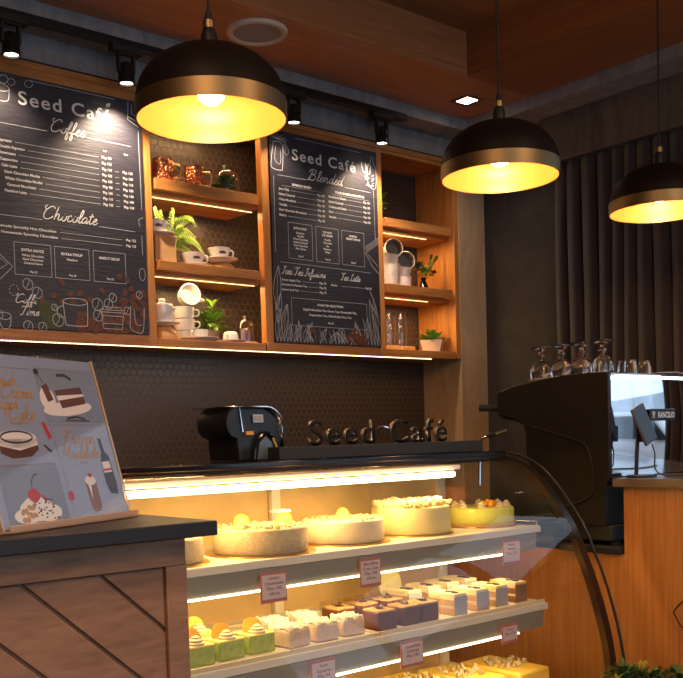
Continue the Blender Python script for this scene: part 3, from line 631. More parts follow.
# pendants
def pendant():
    t = thing('pendant_lamp', '', 'pendant lamp', (0, 0, 0), group='dome pendant lamps over the counter')
    Rr = .160
    pr = [(Rr, 0), (Rr+.001, .036)] + [((Rr)*math.cos(a)**.92 if a < R(89) else .012, .036+.116*math.sin(a)) for a in [R(k) for k in range(6, 88, 6)]] + [(.016, .1525)]
    bm = nb(); out = pr[1:]; inn = [(r-.0025, z-.0022) for r, z in out][::-1]
    lathe(bm, out, seg=64); o = obj('shade', bm, M_pend, t, world=False, ang=60)
    bm = nb(); lathe(bm, [(Rr-.002, .0), (Rr+.0008, .0), (Rr+.0016, .0365), (Rr-.001, .0365)], seg=64, closed=True); b = obj('brass_band', bm, M_brass, t, world=False, ang=60); b['label'] = 'brushed brass rim band'
    bm = nb(); lathe(bm, [(Rr-.003, .001), (Rr-.003, .036)] + [(r-.003, z-.003) for r, z in pr[2:-1]] + [(.012, .146)], seg=64); b = obj('gold_lining', bm, M_gold, t, world=False, ang=60); b['label'] = 'glowing gold inner lining'
    bm = nb(); lathe(bm, [(0, .109), (.0175, .109), (.0175, .178), (.012, .192), (.010, .192), (0, .193)], seg=24); obj('lamp_holder', bm, M_black, t, world=False)
    bm = nb(); lathe(bm, [(.0105, .192), (.0125, .192), (.0125, .207), (.0105, .207)], seg=24, closed=True); b = obj('brass_collar', bm, M_brass, t, world=False)
    bm = nb(); lathe(bm, [(0, .207), (.010, .207), (.006, .225), (.0026, .235), (.0026, RC-2.10-.001), (0, RC-2.10-.001)], seg=12); obj('cable', bm, M_rubber, t, world=False)
    bm = nb(); lathe(bm, [(.013, .110), (.016, .098), (.026, .080), (.031, .062), (.027, .046), (.015, .036), (0, .034)], seg=24); b = obj('bulb', bm, M_bulb, t, world=False); b['label'] = 'lit warm bulb'
    bm = nb(); lathe(bm, [(0, RC-2.10-.02), (.04, RC-2.10-.02), (.045, RC-2.10-.001), (0, RC-2.10-.001)], seg=32); obj('ceiling_rose', bm, M_black, t, world=False)
    l = lamp('pendant_light', 'POINT', (0, 0, .026), 5, (1, .58, .27), .022, parent=t)
    return t
pp = pendant()
pl = [((1.182, 1.790, 2.088), 'large black and brass pendant nearest the camera, over the Coffee board'), ((2.106, 1.781, 2.10), 'middle black and brass dome pendant, in front of the right shelves'), ((2.901, 1.784, 2.11), 'black and brass dome pendant hanging in front of the curtain')]
for i, (loc, lb) in enumerate(pl): (move(pp, loc, lb) if i == 0 else dup(pp, loc, lb))

# ------------------------------------------------------------------ curtain
ct = thing('curtain', 'floor length dark brown pleated curtain hanging along the side wall', 'curtain', (3.60, 2.1, 0))
bm = nb(); N = 420; y0, y1 = 2.74, 1.45; cols = []
for i in range(N+1):
    y = y0+(y1-y0)*i/N; t = i/N*18.5
    ph = t+.10*math.sin(t*1.3)
    dx = .024*math.cos(2*math.pi*ph)+.006*math.cos(4*math.pi*ph+1)
    yy = y+.012*math.sin(2*math.pi*ph)
    cols.append([bm.verts.new((3.618+dx*(1+.25*(k/8))-.004, yy+.006*math.sin(k*.9+t), .02+(2.66-.02)*(1-k/8))) for k in range(9)])
for a, b in zip(cols, cols[1:]):
    for k in range(8): bm.faces.new((a[k], b[k], b[k+1], a[k+1]))
c = obj('cloth', bm, M_curt, ct, ang=80); s = c.modifiers.new('t', 'SOLIDIFY'); s.thickness = .003
bm = nb(); tube(bm, [(3.618, 2.76, 2.72), (3.618, 1.40, 2.72)], .01); obj('rail', bm, M_black, ct)

# ------------------------------------------------------------------ crockery and plants on the shelves
S1, S2, S3 = 2.381, 2.081, 1.795
def cup_profile(r0, r1, h, t=.003): return [(0, 0), (r0*.8, 0), (r0, .003), (r0+(r1-r0)*.55, h*.35), (r1, h), (r1-t, h), (r0+(r1-r0)*.5-t, h*.35), (r0*.8, .006), (0, .006)]
def handle(bm, r, z0, z1, out, w=.0035, ang=0):
    c, s = math.cos(ang), math.sin(ang)
    tube(bm, [((r+a*out)*c, (r+a*out)*s, z) for a, z in ((-.15, z1), (.7, z1+.001), (1.0, (z0+z1)/2+.004), (.75, z0+.002), (-.15, z0))], w, 8, smooth=4)
def mk_cup(name, label, cat, r0, r1, h, out, group=None, hang=0, logo=False, hz=None, mat=M_white):
    t = thing(name, label, cat, (0, 0, 0), group=group)
    bm = nb(); lathe(bm, cup_profile(r0, r1, h), seg=40); obj('bowl', bm, mat, t, world=False, ang=50)
    if out:
        bm = nb(); z0, z1 = hz or (h*.3, h*.82); handle(bm, (r0+r1)/2+.001, z0, z1, out, ang=hang); obj('handle', bm, mat, t, world=False, ang=80)
    if logo:
        bm = nb(); disc2(bm, 0, h*.58, .015, .0055, 0); ribbon(bm, [(-.022, h*.50), (.022, h*.50)], .0012, 0)
        for v in bm.verts:
            x, z = v.co.x, v.co.z; rr = (r0+r1)/2+.004+(r1-r0)*.22; a = R(-104)+x/rr; v.co = Vector((rr*math.cos(a), rr*math.sin(a), z))
        obj('printed_badge', bm, P('badge', (.09, .03, .07), .4), t, world=False)
    return t
def mk_saucer(label, r=.055, h=.010, group='saucers on the oak shelves'):
    bm = nb(); lathe(bm, [(0, 0), (r*.5, 0), (r*.55, .002), (r, h), (r, h+.002), (r*.6, .0045), (0, .004)], seg=40)
    o = obj('saucer', bm, M_white, None, world=False, ang=60); return tag(o, label, 'saucer', group)
# copper mugs
cm = thing('copper_mug', '', 'mug', (0, 0, 0), group='hammered copper mugs')
bm = nb(); lathe(bm, [(0, 0), (.030, 0), (.036, .006), (.040, .03), (.0405, .052), (.037, .085), (.0375, .088), (.0355, .088), (.0385, .05), (.033, .008), (0, .006)], seg=48); obj('bowl', bm, M_copper, cm, world=False, ang=60)
bm = nb(); handle(bm, .038, .022, .070, .030, .004, R(-20)); obj('handle', bm, P('brass_handle', (.85, .50, .20), .2, 1), cm, world=False, ang=80)
move(cm, (1.926, 3.262, S1), 'hammered copper mug beside the post, larger in view on the top shelf')
dup(cm, (2.079, 3.285, S1), 'hammered copper mug between the small wood block and the plant cloche')
t = thing('place_card_holder', 'small pale wood block with a curled wire between the copper mugs', 'card holder', (2.018, 3.30, S1))
bm = nb(); box(bm, 1.997, 2.038, 3.285, 3.325, S1, S1+.042); obj('block', bm, M_tan, t, bevel=.002)
bm = nb(); tube(bm, [(2.018, 3.30, S1+.04), (2.016, 3.30, S1+.065), (2.002, 3.295, S1+.078), (1.992, 3.29, S1+.070)], .0018, 6, smooth=4); obj('wire', bm, M_brass, t)

def leaf(bm, p, d, up, L, W, curl=.2):
    d = d.normalized(); s = d.cross(up)
    if s.length < 1e-4: s = d.orthogonal()
    s.normalize(); n = s.cross(d)
    pts = []
    for k in range(5):
        t = k/4; w = W*math.sin(math.pi*min(.98, t*.9+.06))**.8*.5 if k < 4 else .0004
        c = p+d*L*t-n*curl*L*t*t
        pts.append((c-s*w+n*w*.25, c, c+s*w+n*w*.25))
    V = [[bm.verts.new(q) for q in r] for r in pts]
    for a, b in zip(V, V[1:]):
        for k in range(2): bm.faces.new((a[k], a[k+1], b[k+1], b[k]))
def bushy(bm, c, rad, hgt, n, L, W, rng, up=.3):
    for _ in range(n):
        a = rng.uniform(0, 2*math.pi); e = rng.uniform(-.1, 1.3)
        d = Vector((math.cos(a)*math.cos(e), math.sin(a)*math.cos(e), math.sin(e)))
        p = Vector(c)+Vector((d.x*rad, d.y*rad, d.z*hgt))*rng.uniform(.25, .95)
        leaf(bm, p, d+Vector((0, 0, up-.4)), Vector((0, 0, 1)), L*rng.uniform(.7, 1.2), W*rng.uniform(.8, 1.2), rng.uniform(0, .5))
def stems(bm, c, rad, hgt, n, rng, r=.0012):
    for _ in range(n):
        a = rng.uniform(0, 6.28); x = rad*rng.uniform(.2, .8)
        tube(bm, [c, (c[0]+x*.4*math.cos(a), c[1]+x*.4*math.sin(a), c[2]+hgt*.5), (c[0]+x*math.cos(a), c[1]+x*math.sin(a), c[2]+hgt*rng.uniform(.7, 1))], r, 5)
# cloche with plant
def cloche(label, loc, r, h, cat='glass cloche'):
    t = thing('glass_cloche', label, cat, loc)
    pr = [(r, .001), (r, h*.45)] + [(r*math.cos(a), h*.45+h*.45*math.sin(a)) for a in [R(k) for k in range(10, 90, 10)]] + [(0, h*.9)]
    bm = nb(); lathe(bm, pr, seg=40); obj('dome', bm, M_cloche, t, world=False, ang=80)
    bm = nb(); lathe(bm, [(0, h*.89), (.004, h*.9), (.003, h*.93), (.007, h*.97), (.006, h), (0, h*1.01)], seg=20); obj('knob', bm, P('clear_knob', (.85, .80, .72), .1, trans=.5), t, world=False)
    return t
cloche('clear glass cloche over a green plant on the top shelf', (2.222, 3.29, S1), .062, .118)
rg = random.Random(3)
t = thing('table_plant', 'small green plant under and beside the glass cloche', 'plant', (2.215, 3.29, S1)); bm = nb(); bushy(bm, (2.226, 3.29, S1+.016), .036, .060, 190, .022, .016, rg); bushy(bm, (2.172, 3.262, S1+.012), .025, .016, 40, .022, .013, rg)
obj('foliage', bm, M_leafD, t, ang=80); bm = nb(); stems(bm, (2.228, 3.29, S1), .02, .06, 8, rg); tube(bm, [(2.228, 3.29, S1+.004), (2.19, 3.27, S1+.01), (2.165, 3.262, S1+.014)], .0016, 5); obj('stem', bm, M_leafM, t)
# middle shelf
t = thing('wooden_box', 'tall pale wooden box holding up the cup by the left post', 'box', (1.93, 3.27, S2))
bm = nb(); box(bm, 1.872, 1.962, 3.245, 3.335, S2, S2+.103); obj('body', bm, M_tan, t, bevel=.002)
bm = nb(); box(bm, 1.869, 1.965, 3.242, 3.338, S2+.097, S2+.106); obj('lid', bm, M_tan, t, bevel=.0015)
cap = mk_cup('coffee_cup', '', 'cup', .024, .045, .050, .020, 'white cups with a printed badge', R(-30), True)
def place_cup(first, src, loc, lb, rz=0): return move(src, loc, lb, rz) if first else dup(src, loc, lb, rz)
sa = mk_saucer('white saucer on the tall wooden box', .058)
sa.location = (1.915, 3.285, S2+.1062); place_cup(True, cap, (1.900, 3.285, S2+.1107), 'white badged coffee cup standing on the tall wooden box')
def dsauc(src, loc, lb, sc=1):
    o = src.copy(); COL.objects.link(o); o.location = loc; o['label'] = lb; o.scale = (sc, sc, sc); return o
dsauc(sa, (2.055, 3.275, S2+.0001), 'white saucer set directly on the middle shelf, under the fern', .95); dup(cap, (2.054, 3.275, S2+.0045), 'white badged coffee cup under the fern on the middle shelf')
t = thing('wooden_bowl', 'upturned round pale wooden bowl lifting the cup and saucer at the right', 'bowl', (2.185, 3.30, S2))
bm = nb(); lathe(bm, [(.052, 0), (.050, .014), (.040, .026), (.024, .031), (0, .032)], (2.19, 3.285, S2), 32); obj('bowl', bm, M_bun, t)
t2 = copy_tree(t); t2.location = (2.135, 3.345, S2); t2['label'] = 'upturned pale wooden bowl mostly hidden behind the raised saucer'
for k in t2.children: pass
dsauc(sa, (2.183, 3.285, S2+.0325), 'white saucer raised on the upturned wooden bowl', 1.22); dup(cap, (2.180, 3.285, S2+.038), 'white badged coffee cup raised on the upturned wooden bowl')
t = thing('potted_fern', 'bright green fern in a small white pot on the middle shelf', 'fern', (1.985, 3.36, S2))
bm = nb(); lathe(bm, [(0, 0), (.026, 0), (.033, .065), (.030, .065), (.024, .004), (0, .004)], (1.985, 3.36, S2), 32); obj('pot', bm, M_white, t)
def frond(bm, base, pts, L):
    P_ = smooth_pts([Vector(base)+Vector(p) for p in pts], 7)
    for i, p in enumerate(P_[2:-1]):
        q = P_[i+3]; d = (q-p).normalized(); t_ = i/len(P_); w = L*(1-.85*t_)*(.55+.45*min(1, t_*5))
        s = d.cross(Vector((.3, -1, .2))).normalized()
        for sg in (-1, 1): leaf(bm, p, s*sg+d*.5, Vector((0, -1, .4)), w, w*.36, .1)
    tube(bm, P_, .0011, 5)
bm = nb(); fb = (1.985, 3.36, S2+.06)
for a in ([(0, 0, 0), (-.03, -.03, .08), (-.055, -.06, .15)], [(0, 0, 0), (-.02, -.03, .07), (-.07, -.06, .13), (-.085, -.07, .155)], [(0, 0, 0), (0, -.03, .07), (-.01, -.07, .14), (-.015, -.08, .15)], [(0, 0, 0), (.02, -.02, .07), (.03, -.05, .11), (.07, -.07, .13), (.09, -.08, .10)], [(0, 0, 0), (.04, -.01, .05), (.09, -.03, .06), (.13, -.04, .03), (.14, -.05, -.01)], [(0, 0, 0), (.03, .0, .04), (.08, -.02, .02), (.11, -.03, .0)], [(0, 0, 0), (-.05, -.02, .05), (-.09, -.05, .08)], [(0, 0, 0), (.01, 0, .09), (.03, -.03, .14)], [(0, 0, 0), (.03, -.01, .06), (.06, -.04, .09), (.10, -.06, .06)], [(0, 0, 0), (.0, -.04, .05), (.04, -.06, .07)]): frond(bm, fb, a, .034)
obj('fronds', bm, M_leafL, t, ang=80)
# bottom shelf
dm = thing('wooden_bowl', 'upturned wooden bowl under the lidded sugar pot', 'bowl', (1.912, 3.27, S3))
bm = nb(); lathe(bm, [(.052, 0), (.054, .01), (.048, .034), (.032, .050), (0, .054)], (1.912, 3.27, S3), 32); obj('bowl', bm, M_bun, dm)
dsauc(sa, (1.912, 3.27, S3+.0545), 'white saucer beneath the lidded sugar pot', 1.02)
t = thing('sugar_pot', 'white lidded sugar pot with small spout by the left post', 'pot', (1.905, 3.27, S3+.0595))
bm = nb(); lathe(bm, [(0, 0), (.036, 0), (.042, .004), (.043, .070), (.039, .070), (.038, .006), (0, .006)], (1.905, 3.27, S3+.0595), 40); tube(bm, [(1.945, 3.262, S3+.115), (1.957, 3.258, S3+.124)], [.007, .004], 8); obj('body', bm, M_white, t, ang=60)
bm = nb(); lathe(bm, [(.0425, .070), (.040, .077), (.015, .082), (.012, .083), (.014, .092), (.010, .098), (0, .099)], (1.905, 3.27, S3+.0595), 40); obj('lid', bm, M_white, t, ang=60)
mg = mk_cup('stacking_mug', '', 'mug', .038, .043, .0465, .022, 'white stacking mugs', R(-18), False)
X0, Y0 = 2.037, 3.335
move(mg, (X0, Y0, S3), 'white stacking mug at the foot of the stack behind the espresso cup'); dup(mg, (X0, Y0, S3+.047), 'white stacking mug in the middle of the stack'); dup(mg, (X0, Y0, S3+.094), 'white stacking mug just below the tipped mug', R(4))
def aim(o, mouth, d, h):
    d = Vector(d).normalized(); o.location = Vector(mouth)-d*h; o.rotation_euler = d.to_track_quat('Z', 'Y').to_euler()
tp = dup(mg, (0, 0, 0), 'white stacking mug tipped on its side on top of the stack'); aim(tp, (2.045, 3.290, S3+.1875), (-.12, -.96, .16), .0465)
dsauc(sa, (2.062, 3.262, S3+.0001), 'white saucer under the espresso cup in front of the mug stack', 1.3)
ec = mk_cup('espresso_cup', 'small white espresso cup in front of the mug stack, handle left', 'cup', .026, .034, .042, .015, 'small white espresso cups', R(190)); ec.location = (2.062, 3.262, S3+.0048)
dsauc(sa, (2.205, 3.262, S3+.0001), 'white saucer under the overturned espresso cup', 1.0)
e2 = dup(ec, (2.205, 3.262, S3+.0466), 'small white espresso cup overturned on its saucer'); e2.rotation_euler = Euler((R(180), 0, R(40)))
t = thing('potted_plant', 'green leafy plant in a ribbed tan pot behind the overturned cup', 'plant', (2.165, 3.355, S3))
bm = nb(); lathe(bm, [(0, 0), (.032, 0), (.036, .02), (.037, .022), (.036, .025), (.040, .048), (.041, .05), (.041, .058), (.036, .058), (.033, .05), (0, .05)], (2.165, 3.355, S3), 32); obj('pot', bm, M_terra, t)
rg = random.Random(11); bm = nb(); bushy(bm, (2.175, 3.35, S3+.075), .075, .045, 70, .045, .026, rg, .2); bushy(bm, (2.18, 3.35, S3+.14), .022, .025, 12, .04, .024, rg, .2); obj('foliage', bm, P('ivy_leaf', (.17, .34, .04), .42), t, ang=80)
bm = nb(); stems(bm, (2.165, 3.355, S3+.05), .07, .06, 14, rg); tube(bm, [(2.165, 3.355, S3+.05), (2.17, 3.355, S3+.10), (2.18, 3.35, S3+.15)], .0013, 5); obj('stem', bm, M_leafM, t)
bm = nb(); lathe(bm, [(0, 0), (.050, 0), (.052, .004), (.050, .009), (0, .009)], (0, 0, 0), 40); o = obj('wooden_coaster', bm, M_tan, None, world=False); tag(o, 'round pale wooden disc under the little cloche', 'coaster'); o.location = (2.283, 3.275, S3)
cloche('little glass cloche over purple candles beside the middle post', (2.283, 3.275, S3+.0092), .038, .105)
for dx, dy, h, lb in ((-.010, -.004, .050, 'pale violet candle at the left under the little cloche'), (.013, .004, .042, 'dark purple candle at the right under the little cloche')):
    bm = nb(); lathe(bm, [(0, 0), (.009, 0), (.009, h), (.003, h+.001), (0, h-.002)], (0, 0, 0), 16); o = obj('candle', bm, M_purple if dx > 0 else P('violet_candle', (.55, .42, .62), .5), None, world=False); tag(o, lb, 'candle'); o.location = (2.283+dx, 3.275+dy, S3+.0093)
# right bay
t = thing('potted_plant', 'small potted green plant half hidden by the post on the dark top shelf', 'plant', (3.03, 3.29, 2.378))
bm = nb(); lathe(bm, [(0, 0), (.020, 0), (.026, .045), (.022, .045), (.018, .004), (0, .004)], (3.018, 3.30, 2.378), 24); obj('pot', bm, M_white, t)
rg = random.Random(5); bm = nb(); bushy(bm, (3.030, 3.29, 2.378+.065), .042, .06, 90, .032, .022, rg, .2); obj('foliage', bm, M_leafL, t, ang=80)
bm = nb(); stems(bm, (3.018, 3.30, 2.42), .03, .06, 8, rg); obj('stem', bm, M_leafM, t)
Z2 = 2.088
pc = thing('paper_cup', '', 'cup', (0, 0, 0), group='stacked white cups in the right bay')
bm = nb(); lathe(bm, [(0, .004), (.036, .004), (.037, 0), (.0375, .002), (.0415, .052), (.043, .053), (.043, .056), (.0405, .056)], seg=36); obj('cup_wall', bm, M_paperw, pc, world=False, ang=50)
bm = nb(); lathe(bm, [(.0402, .0555), (.0365, .006), (0, .006)], seg=36); obj('cup_lining', bm, M_cupin, pc, world=False, ang=60)
move(pc, (3.105, 3.29, Z2), 'white cup at the bottom of the taller stack by the post'); dup(pc, (3.105, 3.29, Z2+.050), 'white cup in the middle of the taller stack by the post')
k = dup(pc, (3.108, 3.30, Z2+.100), 'white cup leaning third in the taller stack'); k.rotation_euler = Euler((R(12), 0, 0))
k = dup(pc, (3.112, 3.335, Z2+.168), 'white cup lying on top of the taller stack, dark opening facing out'); aim(k, (3.112, 3.262, Z2+.178), (-.42, -.88, .15), .056)
move_b = dup(pc, (3.198, 3.30, Z2), 'white cup at the bottom of the shorter stack beside the dark vase'); k = dup(pc, (3.198, 3.31, Z2+.050), 'white cup leaning second in the shorter stack'); k.rotation_euler = Euler((R(12), 0, 0))
k = dup(pc, (3.204, 3.345, Z2+.118), 'white cup lying on top of the shorter stack, dark opening facing out'); aim(k, (3.200, 3.275, Z2+.132), (-.42, -.88, .15), .056)
t = thing('vase', 'small dark vase with green sprigs and a dark flower on the right shelf', 'vase', (3.325, 3.29, Z2))
bm = nb(); lathe(bm, [(0, 0), (.020, 0), (.024, .012), (.016, .035), (.010, .050), (.014, .062), (.011, .062), (.007, .05), (0, .05)], (3.325, 3.29, Z2), 28); obj('body', bm, M_blackg, t)
rg = random.Random(9); bm = nb()
for pp_ in ([(3.325, 3.29, Z2+.05), (3.345, 3.28, Z2+.10), (3.36, 3.27, Z2+.165)], [(3.325, 3.29, Z2+.05), (3.36, 3.28, Z2+.11), (3.395, 3.27, Z2+.16)]):
    q = smooth_pts(pp_, 6); tube(bm, q, .0013, 5)
    for i, p in enumerate(q[3:]):
        for s in (-1, 1): leaf(bm, p, Vector((s*.9, -.2, .6)), Vector((0, -1, 0)), .013, .010, .1)
bushy(bm, (3.325, 3.285, Z2+.075), .03, .03, 22, .028, .018, rg)
obj('sprigs', bm, M_leafM, t, ang=80)
bm = nb(); bushy(bm, (3.285, 3.27, Z2+.10), .022, .024, 60, .018, .014, rg); obj('flower_head', bm, P('dusty_leaf', (.10, .12, .07), .6), t, ang=80)
bm = nb(); bushy(bm, (3.372, 3.27, Z2+.083), .016, .010, 30, .016, .012, rg); tube(bm, [(3.325, 3.29, Z2+.05), (3.36, 3.275, Z2+.078)], .0012, 5); tube(bm, [(3.325, 3.29, Z2+.05), (3.29, 3.272, Z2+.09)], .0012, 5); obj('dark_flower', bm, P('maroon_flower', (.10, .02, .015), .6), t, ang=80)
Z3 = 1.800
t = thing('succulent', 'green succulent in a square white pot at the bottom right shelf', 'plant', (3.362, 3.28, Z3))
bm = nb(); n0 = .038; n1 = .052
Mx = Matrix.Translation((3.362, 3.28, Z3)) @ Matrix.Rotation(R(38), 4, 'Z')
vs = [bm.verts.new(Mx @ Vector((a*r, b*r, z))) for r, z in ((n0, 0), (n1, .058), (n1-.005, .058), (n1-.007, .045)) for a, b in ((-1, -1), (1, -1), (1, 1), (-1, 1))]
for q in range(3):
    for i in range(4): bm.faces.new((vs[q*4+i], vs[q*4+(i+1) % 4], vs[q*4+4+(i+1) % 4], vs[q*4+4+i]))
bm.faces.new(vs[0:4]); bm.faces.new(vs[12:16]); obj('pot', bm, M_white, t)
rg = random.Random(2); bm = nb()
for _ in range(90):
    a = rg.uniform(0, 6.28); e = rg.uniform(.15, 1.4); d = Vector((math.cos(a)*math.cos(e), math.sin(a)*math.cos(e), math.sin(e)))
    leaf(bm, Vector((3.362, 3.28, Z3+.05))+d*.012+Vector((d.x*.02, d.y*.02, 0)), d, Vector((0, 0, 1)), rg.uniform(.04, .062), .014, rg.uniform(.1, .5))
obj('leaves', bm, M_leafM, t, ang=80)
for i, (x, lb) in enumerate(((3.045, 'pale wooden riser block nearest the post under the glass vases'), (3.135, 'pale wooden riser block in the middle under the glass vases'), (3.225, 'pale wooden riser block nearest the succulent'))):
    bm = nb(); box(bm, -.040, .040, -.035, .035, 0, .027); o = obj('wooden_block', bm, M_tan, None, world=False, bevel=.002); tag(o, lb, 'block', 'riser blocks'); o.location = (x, 3.33, Z3+.0002)
for x, lb in ((3.130, 'tall clear glass vase on the middle riser block'), (3.205, 'tall clear glass vase on the riser block nearest the succulent')):
    bm = nb(); lathe(bm, [(0, .0), (.024, .0), (.027, .02), (.031, .07), (.027, .11), (.022, .14), (.024, .155)], seg=32); o = obj('glass_vase', bm, M_cloche, None, world=False, ang=80); tag(o, lb, 'vase', 'clear glass vases'); o.location = (x, 3.33, Z3+.0275)
o = dup(ec, (3.035, 3.30, Z3+.0275), 'small white espresso cup peeping out by the post on the bottom right shelf')

# ------------------------------------------------------------------ cake display
X0d, X1d = .88, 2.45
dc = thing('cake_display', 'long glass fronted cake display with curved glass and warm lights', 'display case', (1.6, 1.95, 0))
prof = [(2.105, 1.336), (2.06, 1.328), (2.012, 1.310), (1.972, 1.288), (1.936, 1.257), (1.905, 1.226), (1.88, 1.196), (1.852, 1.162), (1.825, 1.124), (1.800, 1.080), (1.779, 1.029), (1.757, .980), (1.738, .93), (1.720, .875), (1.705, .823), (1.694, .775), (1.686, .726), (1.682, .66), (1.68, .60)]
def strip(bm, x0, x1, pf, th):
    n = len(pf); inn = []
    for i in range(n):
        a = Vector(pf[max(i-1, 0)]); b = Vector(pf[min(i+1, n-1)]); d = (b-a).normalized(); nn = Vector((-d.y, d.x))
        if nn.x < 0: nn = -nn
        inn.append(Vector(pf[i])+nn*th)
    ring = [Vector(p) for p in pf] + inn[::-1]
    m = len(ring)
    A = [bm.verts.new((x0, p.x, p.y)) for p in ring]; B = [bm.verts.new((x1, p.x, p.y)) for p in ring]
    for i in range(m): bm.faces.new((A[i], B[i], B[(i+1) % m], A[(i+1) % m]))
    for i in range(n-1):
        bm.faces.new((A[i], A[i+1], A[m-2-i], A[m-1-i])); bm.faces.new((B[i], B[i+1], B[m-2-i], B[m-1-i]))
bm = nb(); A = [[bm.verts.new((x, p[0], p[1])) for p in prof] for x in (X0d, X1d-.001)]
for i in range(len(prof)-1): bm.faces.new((A[0][i], A[1][i], A[1][i+1], A[0][i+1]))
o = obj('curved_glass', bm, M_glass, dc, ang=60); o['label'] = 'curved clear front glass'
bm = nb(); bm.faces.new([bm.verts.new((X1d+.012, y, z)) for y, z in prof+[(2.38, .60), (2.38, 1.336)]]); o = obj('end_glass', bm, M_glass, dc, smooth=False); o['label'] = 'flat clear side glass'
M_trim = P('bronze_trim_dark', (.06, .045, .035), .22, .8)
bm = nb(); strip(bm, X1d-.004, X1d+.026, prof, .022); o = obj('end_trim', bm, M_trim, dc, ang=50); o['label'] = 'dark metal arched end trim'
outer = [(y-.004-.006*i/18, z+.006*(1-i/18)) for i, (y, z) in enumerate(prof)]
bm = nb(); tube(bm, [(X1d+.052, y, z) for y, z in outer], .0045, 8); o = obj('edge_seal', bm, M_black, dc, ang=80); o['label'] = 'thin black outer seal'
part('top_panel', M_blackg, [(X0d, X1d+.03, 2.095, 2.40, 1.330, 1.350)], dc, .003)
part('top_rail', M_trim, [(X0d, X1d+.01, 2.085, 2.112, 1.318, 1.338)], dc, .004)
part('base', M_black, [(X0d, X1d+.03, 1.68, 2.40, .0, .60)], dc, .004)
part('floor_tray', M_shelfw, [(X0d+.02, X1d-.01, 1.70, 2.33, .601, .625)], dc, .003)
part('end_wall', M_trim, [(X0d-.02, X0d-.001, 1.72, 2.40, .60, 1.33)], dc)
for x0, x1 in ((X0d, 1.69), (1.72, 2.39)):
    d = part('sliding_door', M_backp, [(x0, x1, 2.335, 2.345, .61, 1.325)], dc, .001); d['label'] = 'rear sliding door coloured by the amber case light'
M_post = P('pale_frame', (.80, .72, .56), .35)
for x in (1.705, 2.405): part('rear_post', M_post, [(x-.016, x+.016, 2.315, 2.334, .61, 1.325)], dc, .002)
# top light
bm = nb(); tube(bm, [(X0d+.05, 2.0, 1.290), (2.125, 2.0, 1.290)], .0085, 12); l = obj('light_tube', bm, M_tube, dc); l['label'] = 'bright warm light tube'
part('light_housing', M_shelfw, [(X0d+.03, 2.16, 2.002, 2.07, 1.303, 1.317)], dc, .002)
lamp('display_tube_light', 'AREA', (1.42, 2.0, 1.272), 6.5, (1, .60, .20), 1.40, sy=.03)
def dshelf(yf, zt, x1, yb=2.30):
    s = part('shelf', M_shelfw, [(X0d+.02, x1, yf, yb, zt-.020, zt)], dc, .002); s['label'] = 'cream shelf'
    bm = nb(); prism(bm, [(yf+.002, zt-.021), (yf+.006, zt-.070), (yf+.05, zt-.075), (yf+.05, zt-.021)], 'x', X0d+.03, x1-.02); f = obj('fascia', bm, M_fascia, s); f['label'] = 'pale grey fascia'
    bm = nb(); box(bm, X0d+.03, x1-.13, yf+.003, yf+.009, zt-.0755, zt-.0715); l = obj('led_strip', bm, M_shelfled, s); l['label'] = 'glowing light strip'
    lamp('display_shelf_light', 'AREA', ((X0d+x1)/2-.05, yf+.02, zt-.080), 4.0, (1, .70, .30), x1-X0d-.15, sy=.012, rot=(R(25), 0, 0))
dshelf(1.90, 1.12, 2.405); dshelf(1.82, .90, 2.330)
for x in (1.0, 1.705, 2.30):
    part('shelf_bracket', M_chrome, [(x-.006, x+.006, 2.08, 2.33, 1.094, 1.0995), (x-.006, x+.006, 2.08, 2.33, .874, .8795)], dc, 0)

# cakes
def cake(label, x, y, z, r, h, mat, rim=.006, group='whole round cakes on the upper shelf'):
    t = thing('round_cake', label, 'cake', (x, y, z), group=group)
    bm = nb(); lathe(bm, [(0, 0), (r-.003, 0), (r, .004), (r, h-rim), (r-rim, h), (0, h)], (x, y, z), 64); obj('sponge', bm, mat, t, ang=50)
    return t
def cboard(label, x, y, r, z=1.12):
    bm = nb(); lathe(bm, [(0, 0), (r, 0), (r+.001, .0015), (r, .003), (0, .003)], seg=64); o = obj('cake_board', bm, M_board_gold, None, world=False); tag(o, label, 'cake board', 'gold cake boards'); o.location = (x, y, z)
def crumbs(bm, x, y, z, r, n, s, rng, ring=None, hh=.4):
    for _ in range(n):
        a = rng.uniform(0, 6.283); q = (rng.uniform(ring[0], ring[1]) if ring else math.sqrt(rng.random()))*r
        k = s*rng.uniform(.5, 1.3); Mx = Matrix.Translation((x+q*math.cos(a), y+q*math.sin(a), z+k*hh)) @ Euler((rng.uniform(0, 3), rng.uniform(0, 3), rng.uniform(0, 3))).to_matrix().to_4x4()
        bmesh.ops.create_icosphere(bm, subdivisions=1, radius=k, matrix=Mx @ Matrix.Diagonal((1, rng.uniform(.5, 1), rng.uniform(.4, .8), 1)))
def lemon(bmr, bmf, x, y, z, r, rz, lean=0):
    Mx = Matrix.Translation((x, y, z)) @ Matrix.Rotation(R(rz), 4, 'Z') @ Matrix.Rotation(R(90+lean), 4, 'X')
    lathe(bmr, [(r*.86, -.0022), (r, -.0022), (r, .0022), (r*.86, .0022)], seg=28, M=Mx, closed=True)
    lathe(bmf, [(0, -.0018), (r*.86, -.0018), (r*.86, .0018), (0, .0018)], seg=28, M=Mx)
def dollop(bm, x, y, z, r, h):
    lathe(bm, [(r, 0), (r*1.05, h*.2), (r*.75, h*.35), (r*.85, h*.5), (r*.45, h*.7), (r*.5, h*.8), (.0, h)], (x, y, z), 14)
M_cream = P('cake_cream', (.64, .54, .36), .6, bump=.35, bscale=160)
M_crumb = P('crumb_coating', (.54, .43, .26), .8, bump=1.0, bscale=220, var=.12, vscale=90)
M_crumb2 = P('biscuit_crumb', (.55, .33, .14), .8)
